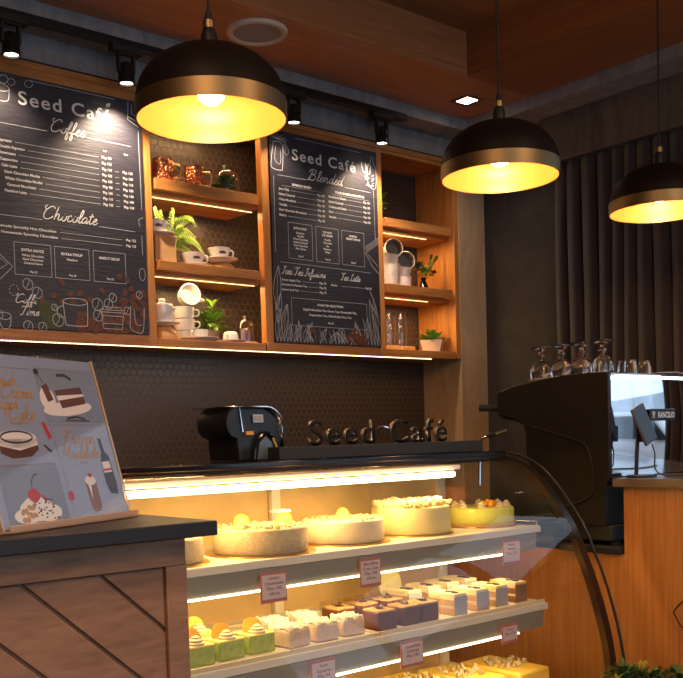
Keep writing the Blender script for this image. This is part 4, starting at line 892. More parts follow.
M_custard = P('pale_custard', (.62, .54, .25), .45)
M_mango = P('green_custard', (.62, .62, .12), .4)
M_rind = P('yellow_rind', (.95, .62, .02), .4)
M_flesh = P('lemon_flesh', (.98, .80, .25), .35)
M_orange = P('orange_slice', (.98, .42, .03), .35)
rg = random.Random(21)
ZK = 1.12
cy = 2.045
cboard('gold board under the cake half hidden by the wooden counter', 1.150, cy, .125); c0 = cake('cream cake half hidden behind the wooden counter', 1.150, cy, ZK+.0032, .110, .060, M_crumb)
bm = nb(); crumbs(bm, 1.150, cy, ZK+.063, .10, 60, .006, rg); obj('crumb_topping', bm, M_crumb, c0)
cboard('gold board under the crumb cake with two lemon slices', 1.452, cy, .142); c1 = cake('large crumb coated cake topped with two lemon slices', 1.452, cy, ZK+.0032, .122, .064, M_crumb)
bm = nb(); crumbs(bm, 1.452, cy, ZK+.066, .113, 260, .006, rg); obj('crumb_topping', bm, M_crumb, c1)
bm = nb(); bf = nb(); lemon(bm, bf, 1.415, cy+.03, ZK+.078, .021, -30, 12); lemon(bm, bf, 1.515, cy-.02, ZK+.078, .021, -35, 10); obj('lemon_rind', bm, M_rind, c1); obj('lemon_flesh', bf, M_flesh, c1)
bm = nb(); box(bm, -.035, .035, -.012, .012, 0, .006, Matrix.Translation((1.385, cy-.03, ZK+.074)) @ Euler((.5, .2, .6)).to_matrix().to_4x4()); crumbs(bm, 1.44, cy-.06, ZK+.068, .05, 14, .007, rg); obj('biscuit_bits', bm, M_crumb2, c1)
cboard('gold board under the cream cake with a single lemon slice', 1.738, cy+.012, .132); c2 = cake('cream cake speckled on top with one lemon slice', 1.738, cy+.012, ZK+.0032, .115, .062, M_cream)
bm = nb(); crumbs(bm, 1.738, cy+.012, ZK+.064, .11, 230, .005, rg); obj('crumb_topping', bm, M_crumb, c2)
bm = nb(); crumbs(bm, 1.738, cy+.012, ZK+.067, .10, 40, .0035, rg); obj('biscuit_bits', bm, M_crumb2, c2)
bm = nb(); bf = nb(); lemon(bm, bf, 1.73, cy, ZK+.078, .017, -35, 12); obj('lemon_rind', bm, M_rind, c2); obj('lemon_flesh', bf, M_flesh, c2)
cboard('gold board under the smooth pale yellow cake', 2.010, cy+.02, .124, ZK); c3 = cake('tall smooth pale yellow cake heaped with crumble topping', 2.010, cy+.02, ZK+.0032, .116, .080, M_custard)
bm = nb(); crumbs(bm, 2.010, cy+.02, ZK+.085, .112, 260, .011, rg); obj('crumble_topping', bm, P('golden_crumble', (.74, .52, .26), .75, var=.3, vscale=60), c3)
bm = nb(); crumbs(bm, 2.010, cy+.02, ZK+.092, .10, 70, .010, rg); obj('white_chocolate_bits', bm, M_cream, c3)
cboard('gold board under the green yellow cake', 2.315, cy+.02, .112); c4 = cake('green yellow mousse cake with orange and cream dollops', 2.315, cy+.02, ZK+.0115, .104, .048, M_mango)
bm = nb(); lathe(bm, [(0, 0), (.105, 0), (.105, .008), (0, .008)], (2.315, cy+.02, ZK+.0032), 48); obj('biscuit_base', bm, M_crumb2, c4)
bm = nb()
for k in range(8): a = k/8*6.28; dollop(bm, 2.315+.080*math.cos(a), cy+.02+.080*math.sin(a), ZK+.0595, .014, .02)
obj('cream_dollops', bm, M_cream, c4)
bm = nb(); crumbs(bm, 2.335, cy-.01, ZK+.063, .03, 12, .012, rg); obj('orange_pieces', bm, M_orange, c4)

# slices on the lower shelf
tb = bm = nb()
for x0, x1 in ((1.03, 1.385), (1.395, 1.70), (1.71, 2.325)):
    pass
ZS = .9005
def tray(label, x0, x1):
    t = thing('serving_tray', label, 'tray', ((x0+x1)/2, 1.99, ZS), group='shallow cream trays on the lower shelf')
    bm = nb(); box(bm, x0, x1, 1.835, 2.19, ZS, ZS+.004); obj('tray_bed', bm, M_shelfw, t)
    bm = nb(); box(bm, x0, x1, 1.828, 1.835, ZS, ZS+.009); box(bm, x0, x1, 2.19, 2.197, ZS, ZS+.012); obj('tray_rim', bm, M_cream, t)
tray('cream tray carrying the green custard slices', 1.02, 1.375); tray('cream tray carrying the white snowy squares', 1.38, 1.655); tray('cream tray carrying the chocolate slices and layered cakes', 1.66, 2.325)
ZT_ = ZS+.0043
def clear_wrap(bm, x0, x1, y0, y1, z0, z1):
    for a, b in (((x0, y0), (x1, y0)), ((x1, y0), (x1, y1)), ((x1, y1), (x0, y1)), ((x0, y1), (x0, y0))):
        v = [bm.verts.new((*a, z0)), bm.verts.new((*b, z0)), bm.verts.new((*b, z1)), bm.verts.new((*a, z1))]; bm.faces.new(v)
# green custard slices
M_green = P('green_cake', (.34, .42, .12), .55, var=.2, vscale=60)
gs = thing('custard_slice', '', 'cake slice', (0, 0, 0), group='green custard slices with orange pieces')
bm = nb(); prism(bm, [(-.037, 0), (.037, 0), (.034, .07), (-.034, .07)], 'z', 0, .042); obj('sponge', bm, M_green, gs, world=False, bevel=.002)
bm = nb(); prism(bm, [(-.037, 0), (.037, 0), (.034, .07), (-.034, .07)], 'z', .0421, .046); obj('topping', bm, M_flesh, gs, world=False, bevel=.001)
bm = nb(); dollop(bm, 0, .02, .046, .020, .022); dollop(bm, .014, .045, .046, .013, .016); obj('cream', bm, M_cream, gs, world=False)
bm = nb()
Mx = Matrix.Translation((-.006, .032, .056)) @ Matrix.Rotation(R(-25), 4, 'Z') @ Matrix.Rotation(R(78), 4, 'X')
prism(bm, [(.024*math.cos(a), .026*math.sin(a)) for a in [R(k) for k in range(-20, 201, 20)]], 'z', -.003, .003, Mx); o = obj('orange_wedge', bm, M_orange, gs, world=False); o['label'] = 'bright orange fruit wedge'
for i, (x, y, lb) in enumerate(((1.148, 1.862, 'green slice with orange wedge nearest the wooden counter'), (1.238, 1.868, 'green slice with orange wedge, middle of the front row'), (1.325, 1.873, 'green slice with a yellow wedge beside the white squares'), (1.235, 1.99, 'green slice with orange wedge standing in the back row'))):
    (move(gs, (x, y, ZT_), lb, R(-3)) if i == 0 else dup(gs, (x, y, ZT_), lb, R(random.uniform(-6, 6))))
# white squares
ws = thing('coconut_square', '', 'cake slice', (0, 0, 0), group='white snowy cake squares')
bm = nb(); box(bm, -.034, .034, 0, .066, 0, .042); obj('sponge', bm, P('pink_sponge', (.60, .46, .37), .75, bump=.5, bscale=250, var=.12, vscale=80), ws, world=False, bevel=.005)
bm = nb(); rg = random.Random(4)
for _ in range(130):
    bmesh.ops.create_icosphere(bm, subdivisions=1, radius=rg.uniform(.003, .007), matrix=Matrix.Translation((rg.uniform(-.031, .031), rg.uniform(.003, .063), .042+rg.uniform(-.001, .005))))
obj('coconut_flakes', bm, P('coconut', (.76, .67, .52), .8), ws, world=False)
for i, (x, y, lb) in enumerate(((1.425, 1.855, 'white snowy square at the left end of its front row'), (1.513, 1.858, 'white snowy square in the middle of its front row'), (1.603, 1.861, 'white snowy square at the right end of its front row'), (1.452, 1.975, 'white snowy square in the back row, left'), (1.548, 1.98, 'white snowy square in the back row, right'))):
    (move(ws, (x, y, ZT_), lb, R(4)) if i == 0 else dup(ws, (x, y, ZT_), lb, R(random.uniform(-7, 7))))
# chocolate slices in clear wraps
cs = thing('chocolate_slice', '', 'cake slice', (0, 0, 0), group='wrapped chocolate slices')
bm = nb(); box(bm, -.031, .031, 0, .066, 0, .044); obj('sponge', bm, P('choc_sponge', (.16, .050, .016), .6, bump=.4, bscale=200), cs, world=False, bevel=.003)
bm = nb(); box(bm, -.0312, .0312, .0, .0664, .0445, .052); obj('icing', bm, P('caramel_icing', (.55, .30, .12), .4), cs, world=False, bevel=.003)
bm = nb(); clear_wrap(bm, -.034, .034, -.003, .069, .001, .066); obj('clear_wrap', bm, thin_glass('cake_wrap', (.97, .95, .92), .15, .1), cs, world=False, smooth=False)
bm = nb(); rg = random.Random(6)
for _ in range(7):
    box(bm, -.012, .012, -.002, .002, -.001, .001, Matrix.Translation((rg.uniform(-.012, .012), rg.uniform(.02, .045), .055)) @ Euler((rg.uniform(-.5, .5), rg.uniform(-.6, .6), rg.uniform(0, 3))).to_matrix().to_4x4())
obj('chocolate_curls', bm, P('dark_choc', (.06, .025, .015), .35), cs, world=False)
for i, (x, y, lb) in enumerate(((1.708, 1.852, 'wrapped chocolate slice beside the white squares'), (1.800, 1.855, 'wrapped chocolate slice in the middle of the front row'), (1.872, 1.857, 'wrapped chocolate slice touching the layered cakes'), (1.665, 1.965, 'wrapped chocolate slice behind the white squares'), (1.752, 1.965, 'wrapped chocolate slice in the back row, centre'), (1.845, 1.965, 'wrapped chocolate slice in the back row near the layered cakes'))):
    (move(cs, (x, y, ZT_), lb, R(-4)) if i == 0 else dup(cs, (x, y, ZT_), lb, R(random.uniform(-6, 6))))
# layered cakes
def layer_cake(cols, grp, wrap):
    ls = thing('layered_cake_slice', '', 'cake slice', (0, 0, 0), group=grp)
    for k, (nm, z0, z1, m) in enumerate((('lower_layer', 0, .018, cols[0]), ('middle_cream', .0182, .026, cols[1]), ('middle_layer', .0262, .042, cols[0]), ('top_cream', .0422, .060, cols[2]))):
        bm = nb(); box(bm, -.025, .025, 0, .10, z0, z1); obj(nm, bm, m, ls, world=False, bevel=.0015)
    bm = nb(); box(bm, -.0262, .0262, -.0015, -.0003, .0, .052); o = obj('paper_wrap', bm, wrap, ls, world=False); o['label'] = 'greyish paper wrapped over the front'
    bm = nb(); rg = random.Random(8)
    for _ in range(6): box(bm, -.010, .010, -.002, .002, -.0015, .0015, Matrix.Translation((rg.uniform(-.01, .01), rg.uniform(.015, .045), .0625)) @ Euler((rg.uniform(-.4, .4), rg.uniform(-.3, .3), rg.uniform(0, 3))).to_matrix().to_4x4())
    obj('chocolate_curls', bm, MATS['dark_choc'], ls, world=False)
    return ls
M_wrapg = P('grey_wrap', (.36, .34, .38), .45, bump=.5, bscale=60)
l1 = layer_cake((P('vanilla_layer', (.46, .27, .12), .7), M_cream, P('butter_cream', (.80, .64, .34), .55)), 'layered vanilla cakes with grey wraps', M_wrapg)
for i, (x, y, lb) in enumerate(((1.990, 1.856, 'layered cream cake next to the chocolate slices, front row'), (2.088, 1.862, 'layered cream cake second along in the front row'), (2.176, 1.866, 'layered cream cake third along in the front row'), (1.955, 2.00, 'layered cream cake at the left of the back row'), (2.045, 2.01, 'layered cream cake second along in the back row'), (2.135, 2.02, 'layered cream cake third along in the back row'), (2.225, 2.03, 'layered cream cake at the right of the back row'))):
    (move(l1, (x, y, ZT_), lb) if i == 0 else dup(l1, (x, y, ZT_), lb, R(random.uniform(-3, 3))))
l2 = layer_cake((P('brown_layer', (.22, .10, .05), .6), M_cream, P('tan_cream', (.72, .50, .24), .5)), 'brown layered cakes', P('brown_wrap', (.22, .13, .08), .4))
move(l2, (2.265, 1.868, ZT_), 'brown layered cake at the right end of the lower shelf')
# round almond biscuit disc and price tags
t = thing('display_plate', 'pale oval plate standing upright behind the chocolate slices', 'plate', (2.015, 2.17, ZS))
bm = nb(); lathe(bm, [(0, -.003), (.050, -.003), (.050, .003), (0, .003)], seg=40, M=Matrix.Translation((2.015, 2.17, ZT_+.054)) @ Matrix.Rotation(R(5), 4, 'Z') @ Matrix.Rotation(R(84), 4, 'X')); obj('plate', bm, M_custard, t)
M_tagf = P('tag_face', (.62, .50, .50), .5); M_tagr = P('tag_border', (.42, .16, .14), .5); M_ink = P('tag_ink', (.20, .10, .12), .5)
def price_tag(x, y, z, w, h, lb, lines):
    t = thing('price_tag', lb, 'price tag', (x, y, z), group='price tags clipped under the shelf fronts')
    bm = nb(); box(bm, x-w/2, x+w/2, y-.004, y-.001, z-h, z); obj('card', bm, M_tagr, t, bevel=.001)
    bm = nb(); box(bm, x-w/2+.004, x+w/2-.004, y-.0052, y-.0042, z-h+.009, z-.007); obj('label_panel', bm, M_tagf, t)
    bm = nb()
    for i, s in enumerate(lines): text(bm, s, x, z-.018-i*.0125, y-.0056, .0072, 'CENTER', bold=.02, width=min(w*.74, .0062*len(s)))
    obj('lettering', bm, M_ink, t)
price_tag(1.378, 1.896, 1.090, .078, .074, 'red edged price tag under the shelf below the lemon crumb cake', ['Lemon', 'Cheesecake', 'Php 145', 'slice'])
price_tag(1.690, 1.896, 1.092, .074, .076, 'red edged price tag under the shelf below the smooth yellow cake', ['Banoffee', 'Cream Cake', 'Php 150', 'slice'])
price_tag(2.255, 1.896, 1.090, .080, .074, 'price tag near the end glass under the green yellow cake', ['Mango', 'Mousse', 'Php 155'])
price_tag(1.455, 1.812, .878, .078, .074, 'price tag at the lower edge under the white squares', ['Snow', 'Squares', 'Php 95'])
price_tag(1.752, 1.812, .878, .082, .070, 'red edged price tag below the chocolate slices', ['Chocolate', 'Caramel', 'Php 120'])
price_tag(2.140, 1.812, .864, .070, .055, 'small pink price tag below the layered cakes', ['Opera', 'Php 135'])
# tray of yellow cakes on the case floor
for i, (x, y, lb) in enumerate(((1.95, 1.98, 'yellow loaf cake low in the case, left'), (2.12, 1.96, 'yellow loaf cake low in the case, centre'), (2.29, 1.94, 'yellow loaf cake low in the case near the end glass'))):
    t = thing('loaf_cake', lb, 'cake', (x, y, .626), group='yellow loaf cakes low in the case')
    bm = nb(); box(bm, x-.07, x+.07, y-.10, y+.14, .626, .70); obj('sponge', bm, P('yellow_sponge', (.90, .60, .10), .5), t, bevel=.008)
    bm = nb(); crumbs(bm, x, y+.02, .702, .065, 40, .010, rg); obj('crumb_topping', bm, M_crumb, t)

# sign with standing letters on the display top
sg = thing('name_sign', 'black standing letters reading Seed Café on a black bar', 'sign', (2.0, 2.16, 1.3505))
bm = nb(); box(bm, 1.585, 2.408, 2.13, 2.185, 1.3505, 1.3865); obj('base_bar', bm, M_blackm, sg, bevel=.002)
bm = nb(); text(bm, 'Seed Café', 1.703, 1.388, 2.145, .069, bold=.012, space=1.2, width=.553, extrude=.012, res=5)
bmesh.ops.remove_doubles(bm, verts=bm.verts, dist=1e-5)
isl = []; seen = set()
for v in bm.verts:
    if v in seen: continue
    st = [v]; g_ = set()
    while st:
        q = st.pop()
        if q in g_: continue
        g_.add(q); st += [e.other_vert(q) for e in q.link_edges]
    seen |= g_; isl.append([min(q.co.x for q in g_), max(q.co.x for q in g_), set(q.index for q in g_)])
isl.sort(key=lambda a: a[0]); cl = []
for a in isl:
    if cl and a[0] < cl[-1][1]-.006: cl[-1][1] = max(cl[-1][1], a[1]); cl[-1][2] |= a[2]
    else: cl.append(a)
M_lb = P('letter_black', (.008, .007, .007), .5, spec=.2)
for a in cl:
    b_ = bm.copy(); b_.verts.ensure_lookup_table(); bmesh.ops.delete(b_, geom=[v for v in b_.verts if v.index not in a[2]], context='VERTS')
    o = obj('letter', b_, [M_lb, P('letter_side', (.42, .38, .34), .3, 1)], sg, smooth=False)
    for p in o.data.polygons: p.material_index = 0 if abs(p.normal.y) > .5 else 1
bm.free()
# stainless ring stand behind the letters
t = thing('napkin_holder', 'arched chrome napkin holder behind the standing letters', 'napkin holder', (2.10, 2.27, 1.3505))
bm = nb(); tube(bm, [(2.02+.075*(1-math.cos(a)), 2.27, 1.352+.085*math.sin(a)) for a in [math.pi*k/20 for k in range(21)]], .005, 8); obj('arch', bm, M_chrome, t)
bm = nb(); box(bm, 2.01, 2.18, 2.24, 2.30, 1.3505, 1.357); obj('foot_plate', bm, M_steel, t, bevel=.002)

# black and chrome blender/dispenser on display top
ap = thing('countertop_dispenser', 'black countertop machine with curved chrome hood and small screen on the display top', 'machine', (1.56, 2.29, 1.3505))
arc = [(.0, .0)]
hood = []
for k in range(13):
    a = R(90*k/12); hood.append((1.60+.075*math.sin(a), 1.3505+.085+.066*math.cos(a)))
outl = [(1.43, 1.5015), (1.60, 1.5015)] + hood[1:] + [(1.675, 1.352)]
bm = nb()
A = [bm.verts.new((x, 2.215, z)) for x, z in outl]; B = [bm.verts.new((x, 2.375, z)) for x, z in outl]
for i in range(len(outl)-1): bm.faces.new((A[i], B[i], B[i+1], A[i+1]))
o = obj('hood', bm, M_chrome, ap, ang=40); s = o.modifiers.new('s', 'SOLIDIFY'); s.thickness = .004; o['label'] = 'curved chrome hood'
bm = nb(); tube(bm, [(1.50, 2.212, 1.43), (1.487, 2.212, 1.4995)]+[(x, 2.212, z-.002) for x, z in outl[1:]], .0035, 8); obj('hood_rim', bm, M_chrome, ap)
bm = nb(); prism(bm, [(1.49, 1.352), (1.668, 1.352), (1.668, 1.43), (1.65, 1.47), (1.60, 1.495), (1.50, 1.495), (1.48, 1.45)], 'y', 2.222, 2.37); obj('housing', bm, M_black, ap, bevel=.003)
bm = nb(); M = Matrix.Translation((1.478, 2.29, 1.455)) @ Matrix.Rotation(R(90), 4, 'X'); lathe(bm, [(0, -.075), (.040, -.075), (.045, -.06), (.045, .06), (.040, .075), (0, .075)], seg=32, M=M); obj('drum', bm, M_black, ap)
bm = nb(); box(bm, 1.548, 1.592, 2.216, 2.2215, 1.455, 1.478); o = obj('screen_bezel', bm, M_steel, ap, bevel=.001); bm = nb(); box(bm, 1.554, 1.586, 2.2145, 2.2158, 1.459, 1.474); obj('screen', bm, P('lcd', (.35, .28, .22), .2), ap)
bm = nb(); tube(bm, [(1.545+.052*(1-math.cos(a)), 2.212, 1.354+.072*math.sin(a)) for a in [math.pi*k/16 for k in range(17)]], .006, 8); obj('spout_arch', bm, M_blackg, ap)
bm = nb(); prism(bm, [(1.56, 1.354), (1.634, 1.354), (1.622, 1.40), (1.597, 1.418), (1.57, 1.40)], 'y', 2.213, 2.2195); obj('blue_panel', bm, P('blue_grey_panel', (.10, .14, .19), .25), ap)
bm = nb(); tube(bm, [(1.622, 2.209, 1.412), (1.638, 2.209, 1.386), (1.645, 2.209, 1.354)], .0035, 8, smooth=4); obj('yellow_tube', bm, P('yellow_tube', (.75, .48, .04), .35), ap)
bm = nb(); box(bm, 1.515, 1.545, 2.212, 2.220, 1.422, 1.432); obj('orange_lamp', bm, P('amber_plastic', (.8, .35, .04), .3), ap)

for ch_ in ap.children:
    ch_.data.transform(Matrix.Translation((.012, 0, 0)) @ Matrix.Diagonal((.80, 1, 1, 1)))
# ------------------------------------------------------------------ left wooden counter and menu stand
lc = thing('wooden_counter', 'brown planked wooden counter with a black top at the left', 'counter', (.2, 1.6, 0))
part('countertop', P('black_worktop', (.014, .012, .012), .42, bump=.15, bscale=400), [(-.6, .842, 1.300, 1.665, 1.2565, 1.280)], lc, .002)
part('body', M_counter, [(-.55, .800, 1.345, 1.66, 0, 1.256)], lc, .002)
part('frame_rail', M_counter, [(-.55, .800, 1.330, 1.3455, 1.212, 1.256), (.764, .801, 1.3298, 1.3456, 0, 1.212), (-.55, -.51, 1.33, 1.3455, 0, 1.212)], lc, .0015)
bm = nb()   # slanted planks of the panel
W_, gap = .108, .008
for k in range(-7, 14):
    xa = .660-k*.121
    # diagonal strip from upper left to lower right; clip in xz
    poly = [(xa, 1.2105), (xa+.121-gap, 1.2105), (xa+.121-gap+1.3, 1.2105-1.3*.92), (xa+1.3, 1.2105-1.3*.92)]
    def clip(p, f, inter):
        out = []
        for i in range(len(p)):
            a, b = p[i-1], p[i]
            fa, fb = f(a), f(b)
            if fa != fb: out.append(inter(a, b))
            if fb: out.append(b)
        return out
    for X_, sgn in ((-.51, 1), (.763, -1)):
        f = lambda q: (q[0]-X_)*sgn >= 0
        it = lambda a, b: (X_, a[1]+(b[1]-a[1])*(X_-a[0])/(b[0]-a[0]))
        poly = clip(poly, f, it)
        if len(poly) < 3: break
    if len(poly) >= 3: prism(bm, poly, 'y', 1.3365, 1.3449)
obj('diagonal_planks', bm, M_counter, lc, bevel=.0015)
ms = thing('menu_stand', 'clear acrylic stand with a pale dessert poster on the wooden counter', 'menu stand', (.526, 1.368, 1.2805))
ms.rotation_euler = (0, 0, math.atan2(.4472, .8944))
LEAN = Matrix.Rotation(R(-15), 4, 'X')
W, H = .304, .276
def sobj(name, bm, mat, **k):
    bm.transform(LEAN); return obj(name, bm, mat, ms, world=False, **k)
bm = nb(); box(bm, 0, W, -.0035, -.0015, .004, H); sobj('front_sheet', bm, M_acryl, smooth=False)
bm = nb(); box(bm, 0, W, .0015, .0035, .004, H); sobj('back_sheet', bm, M_acryl, smooth=False)
bm = nb(); box(bm, W-.001, W+.0025, -.004, .004, .0, H); box(bm, -.0025, .001, -.004, .004, .0, H); sobj('edge', bm, P('acrylic_edge', (.85, .62, .45), .15, trans=.5))
bm = nb(); box(bm, -.002, W+.004, -.016, .06, .0002, .004); box(bm, -.002, W+.004, -.016, -.013, .0002, .012); obj('foot', bm, P('acrylic_foot', (.75, .5, .36), .12, trans=.4), ms, world=False, bevel=.001)
bm = nb(); box(bm, .002, W-.002, -.0012, .0012, .005, H-.002); sobj('poster', bm, P('poster_paper', (.29, .34, .49), .6))  # blue cast of the daylight is put into the paper colour
def pshape(name, mat, fn, lvl=1, lab=None):
    bm = nb(); fn(bm, -.0014-.0001*lvl); o = sobj(name, bm, mat, smooth=False)
    if lab: o['label'] = lab
def quad(bm, y, pts): bm.faces.new([bm.verts.new((a, y, b)) for a, b in pts])
pshape('blue_cells', P('print_blue_grey', (.21, .26, .38), .6), lambda b, y: (quad(b, y, [(.156, .166), (.298, .166), (.298, .256), (.156, .256)]), quad(b, y, [(.018, .010), (.150, .010), (.150, .096), (.018, .096)])))
pshape('thin_lines', P('print_line', (.22, .20, .24), .6), lambda b, y: [ribbon(b, p, .0012, y) for p in ([(.154, .256), (.300, .256)], [(.154, .254), (.164, .06), (.165, .01)], [(.150, .162), (.292, .162)], [(.02, .100), (.148, .100)], [(.005, .253), (.145, .253)], [(.022, .09), (.022, .012)], [(.027, .098), (.15, .098)])])
M_pg = P('print_gold', (.42, .22, .04), .5)
def ptxt(b, y):
    script(b, 'Irish', .056, .110, .224, y, .022, .0019); script(b, 'Cream', .066, .138, .204, y, .025, .0019); script(b, 'Ginger', .022, .098, .187, y, .022, .0019); script(b, 'Cake', .070, .128, .170, y, .024, .0019)
    script(b, 'Frozen', .178, .262, .130, y, .023, .0020); script(b, 'Mudslide', .168, .262, .106, y, .023, .0020)
    text(b, 'Php 150', .219, .0965, y, .0045, 'CENTER', bold=.02); text(b, 'Php 180/SLICE', .092, .163, y, .0045, 'CENTER', bold=.02)
pshape('gold_lettering', M_pg, ptxt, 3)
M_pc = P('print_choc', (.10, .035, .03), .55); M_pw = P('print_cream', (.70, .64, .64), .6); M_pred = P('print_red', (.45, .02, .02), .5); M_pdk = P('print_dark', (.03, .02, .03), .5)
def cakeimg(b, y):   # whole cake
    quad(b, y, [(.036, .142), (.119, .140), (.119, .123), (.100, .112), (.058, .110), (.036, .118)])
pshape('printed_whole_cake', M_pc, cakeimg, 1)
pshape('printed_cake_icing', M_pw, lambda b, y: (disc2(b, .077, .140, .043, .014, y, 0, 28), quad(b, y, [(.034, .140), (.120, .140), (.119, .130), (.077, .122), (.036, .130)])), 2)
pshape('printed_cake_ring', M_pdk, lambda b, y: (ribbon(b, oval(.077, .143, .034, .009), .003, y, closed=True), ribbon(b, [(.133, .130), (.143, .121), (.148, .119)], .004, y)), 3)
pshape('printed_cake_slice', M_pc, lambda b, y: (quad(b, y, [(.191, .220), (.258, .228), (.262, .216), (.193, .211)]), quad(b, y, [(.196, .203), (.262, .212), (.262, .199), (.200, .190)]), quad(b, y, [(.162, .226), (.176, .232), (.184, .204), (.169, .200)])), 3)
pshape('printed_slice_cream', M_pw, lambda b, y: (quad(b, y, [(.193, .211), (.262, .216), (.262, .210), (.196, .201)]), disc2(b, .215, .190, .062, .012, y-.00001, .08, 24), disc2(b, .17, .205, .018, .02, y, 0)), 2)
pshape('printed_dark_details', M_pdk, lambda b, y: (ribbon(b, [(.205, .246), (.225, .247), (.240, .240)], .005, y), ribbon(b, [(.205, .173), (.23, .176), (.25, .172)], .0035, y), ribbon(b, [(.20, .170), (.26, .169)], .002, y), disc2(b, .158, .250, .006, .005, y), ribbon(b, [(.160, .248), (.168, .232)], .0015, y)), 4)
pshape('printed_berries', M_pred, lambda b, y: (disc2(b, .0815, .052, .013, .0105, y, 0, 20), disc2(b, .166, .046, .007, .008, y), quad(b, y, [(.140, .165), (.147, .168), (.156, .142), (.148, .139)]), disc2(b, .224, .077, .005, .004, y), ribbon(b, [(.094, .052), (.102, .048), (.110, .044)], .003, y)), 5)
pshape('printed_stalk', M_pdk, lambda b, y: (ribbon(b, [(.081, .062), (.084, .074), (.092, .083), (.100, .084)], .0018, y, 4),), 6)
def whip(b, y):
    for x, z, rx, rz in ((.082, .030, .038, .018), (.06, .022, .03, .012), (.105, .024, .03, .014), (.08, .040, .024, .010)): disc2(b, x, z, rx, rz, y-random.random()*.00005, 0, 24)
pshape('printed_whipped_cream', P('print_whip', (.76, .72, .68), .6), whip, 2)
def spr(b, y):
    r = random.Random(1)
    for _ in range(34):
        x = r.uniform(.075, .125); z = r.uniform(.014, .046); ribbon(b, [(x, z), (x+.004, z+r.uniform(-.002, .002))], .0022, y)
pshape('printed_sprinkles', M_pdk, spr, 4)
pshape('printed_biscuit', P('print_caramel', (.48, .26, .10), .55), lambda b, y: [disc2(b, .05+.008*(i % 4), .016+.006*(i//2), .006, .004, y, i) for i in range(8)], 3)
pshape('printed_bottle', M_pdk, lambda b, y: (quad(b, y, [(.268, .139), (.277, .138), (.278, .116), (.287, .108), (.290, .060), (.287, .042), (.268, .044), (.262, .062), (.263, .100), (.270, .116)]),), 4)
pshape('printed_bottle_label', M_pw, lambda b, y: (quad(b, y, [(.264, .098), (.284, .099), (.286, .080), (.264, .079)]),), 5)
pshape('printed_bottle_band', M_pred, lambda b, y: (quad(b, y, [(.265, .086), (.285, .087), (.286, .083), (.265, .082)]),), 6)
pshape('printed_milkshake', P('print_shake', (.22, .09, .07), .5), lambda b, y: (quad(b, y, [(.208, .066), (.236, .068), (.236, .024), (.230, .016), (.216, .016), (.211, .024)]),), 3)
pshape('printed_shake_cream', M_pw, lambda b, y: (disc2(b, .222, .068, .014, .008, y), quad(b, y, [(.214, .062), (.222, .064), (.217, .036)])), 4)

# ------------------------------------------------------------------ bar with wood front, ledge and espresso machine
bar = thing('bar_counter', 'warm wood veneered bar with a raised ledge at the right', 'counter', (3.0, 1.3, 0))
part('front_panel', M_bar, [(2.72, 2.742, .2, 1.815, 0, 1.2225), (2.72, 2.742, 1.8152, 2.62, 0, 1.004)], bar, .001)
part('lower_worktop', M_blackm, [(2.743, 3.56, 1.845, 2.62, .975, 1.004)], bar, .002)
part('ledge', P('ledge_laminate', (.15, .11, .075), .22, bump=.05, coat=.3), [(2.70, 3.50, .2, 1.843, 1.223, 1.252)], bar, .002)
bm = nb(); tube(bm, [(2.712, 1.50, .92), (2.712, 1.585, .890), (2.712, 1.632, .848), (2.712, 1.630, .826), (2.712, 1.60, .79), (2.712, 1.50, .74)], .0022, 8, smooth=5); o = obj('cable', bm, M_rubber); tag(o, 'thin dark cable looping down the wood bar front', 'cable')

em = thing('espresso_machine', 'black espresso machine with mirrored back panel on the bar', 'espresso machine', (3.08, 2.1, 1.005))
side = [(2.318, 1.553), (2.25, 1.570), (2.173, 1.582), (2.09, 1.591), (2.012, 1.596), (1.92, 1.597), (1.852, 1.593), (1.852, 1.25), (1.868, 1.236), (1.872, 1.095), (1.951, 1.095), (2.05, 1.10), (2.10, 1.14), (2.19, 1.32), (2.192, 1.404), (2.203, 1.435), (2.242, 1.457), (2.320, 1.471)]
M_side = P('machine_side', (.012, .009, .008), .4, .2)
bm = nb(); prism(bm, side, 'x', 2.700, 2.716); obj('side_panel', bm, M_side, em, bevel=.003)
bm = nb(); prism(bm, [(a-.004 if a > 2.0 else a+.018, b-.012) for a, b in side], 'x', 2.717, 3.44); obj('housing', bm, M_blackm, em)
bm = nb(); prism(bm, side, 'x', 3.441, 3.457); obj('side_panel', bm, M_side, em, bevel=.003)
bm = nb(); tube(bm, [(2.699, y, z) for y, z in ((2.17, 1.43), (2.10, 1.41), (2.02, 1.388), (1.955, 1.366), (1.932, 1.340), (1.918, 1.287), (1.913, 1.235), (1.922, 1.195), (1.95, 1.178), (2.01, 1.160), (2.06, 1.158))], .004, 8, smooth=4); obj('side_moulding', bm, M_side, em)
bm = nb(); box(bm, 2.73, 3.43, 1.862, 2.20, 1.5855, 1.594); obj('cup_tray', bm, M_steel, em, bevel=.002)
bm = nb(); gv = []
for i in range(25):
    u_ = -1+2*i/24; gv.append([bm.verts.new((3.078+.362*u_, 1.866-.020*(1-u_*u_)-.006*(1-w_*w_), 1.4215+.1665*w_)) for w_ in [-1+2*k/12 for k in range(13)]])
for a, b in zip(gv, gv[1:]):
    for k in range(12): bm.faces.new((a[k], b[k], b[k+1], a[k+1]))
o = obj('mirror_panel', bm, P('mirror_steel', (.80, .86, .92), .035, 1), em, ang=80); o['label'] = 'mirror polished back panel reflecting the street'
bm = nb(); box(bm, 2.718, 3.44, 1.8410, 1.8425, 1.5795, 1.5835); o = obj('led_strip', bm, M_ledcool, em); o['label'] = 'cool white light strip'
lamp('machine_led_light', 'AREA', (3.08, 1.847, 1.575), .35, (.7, .85, 1), .68, sy=.008)
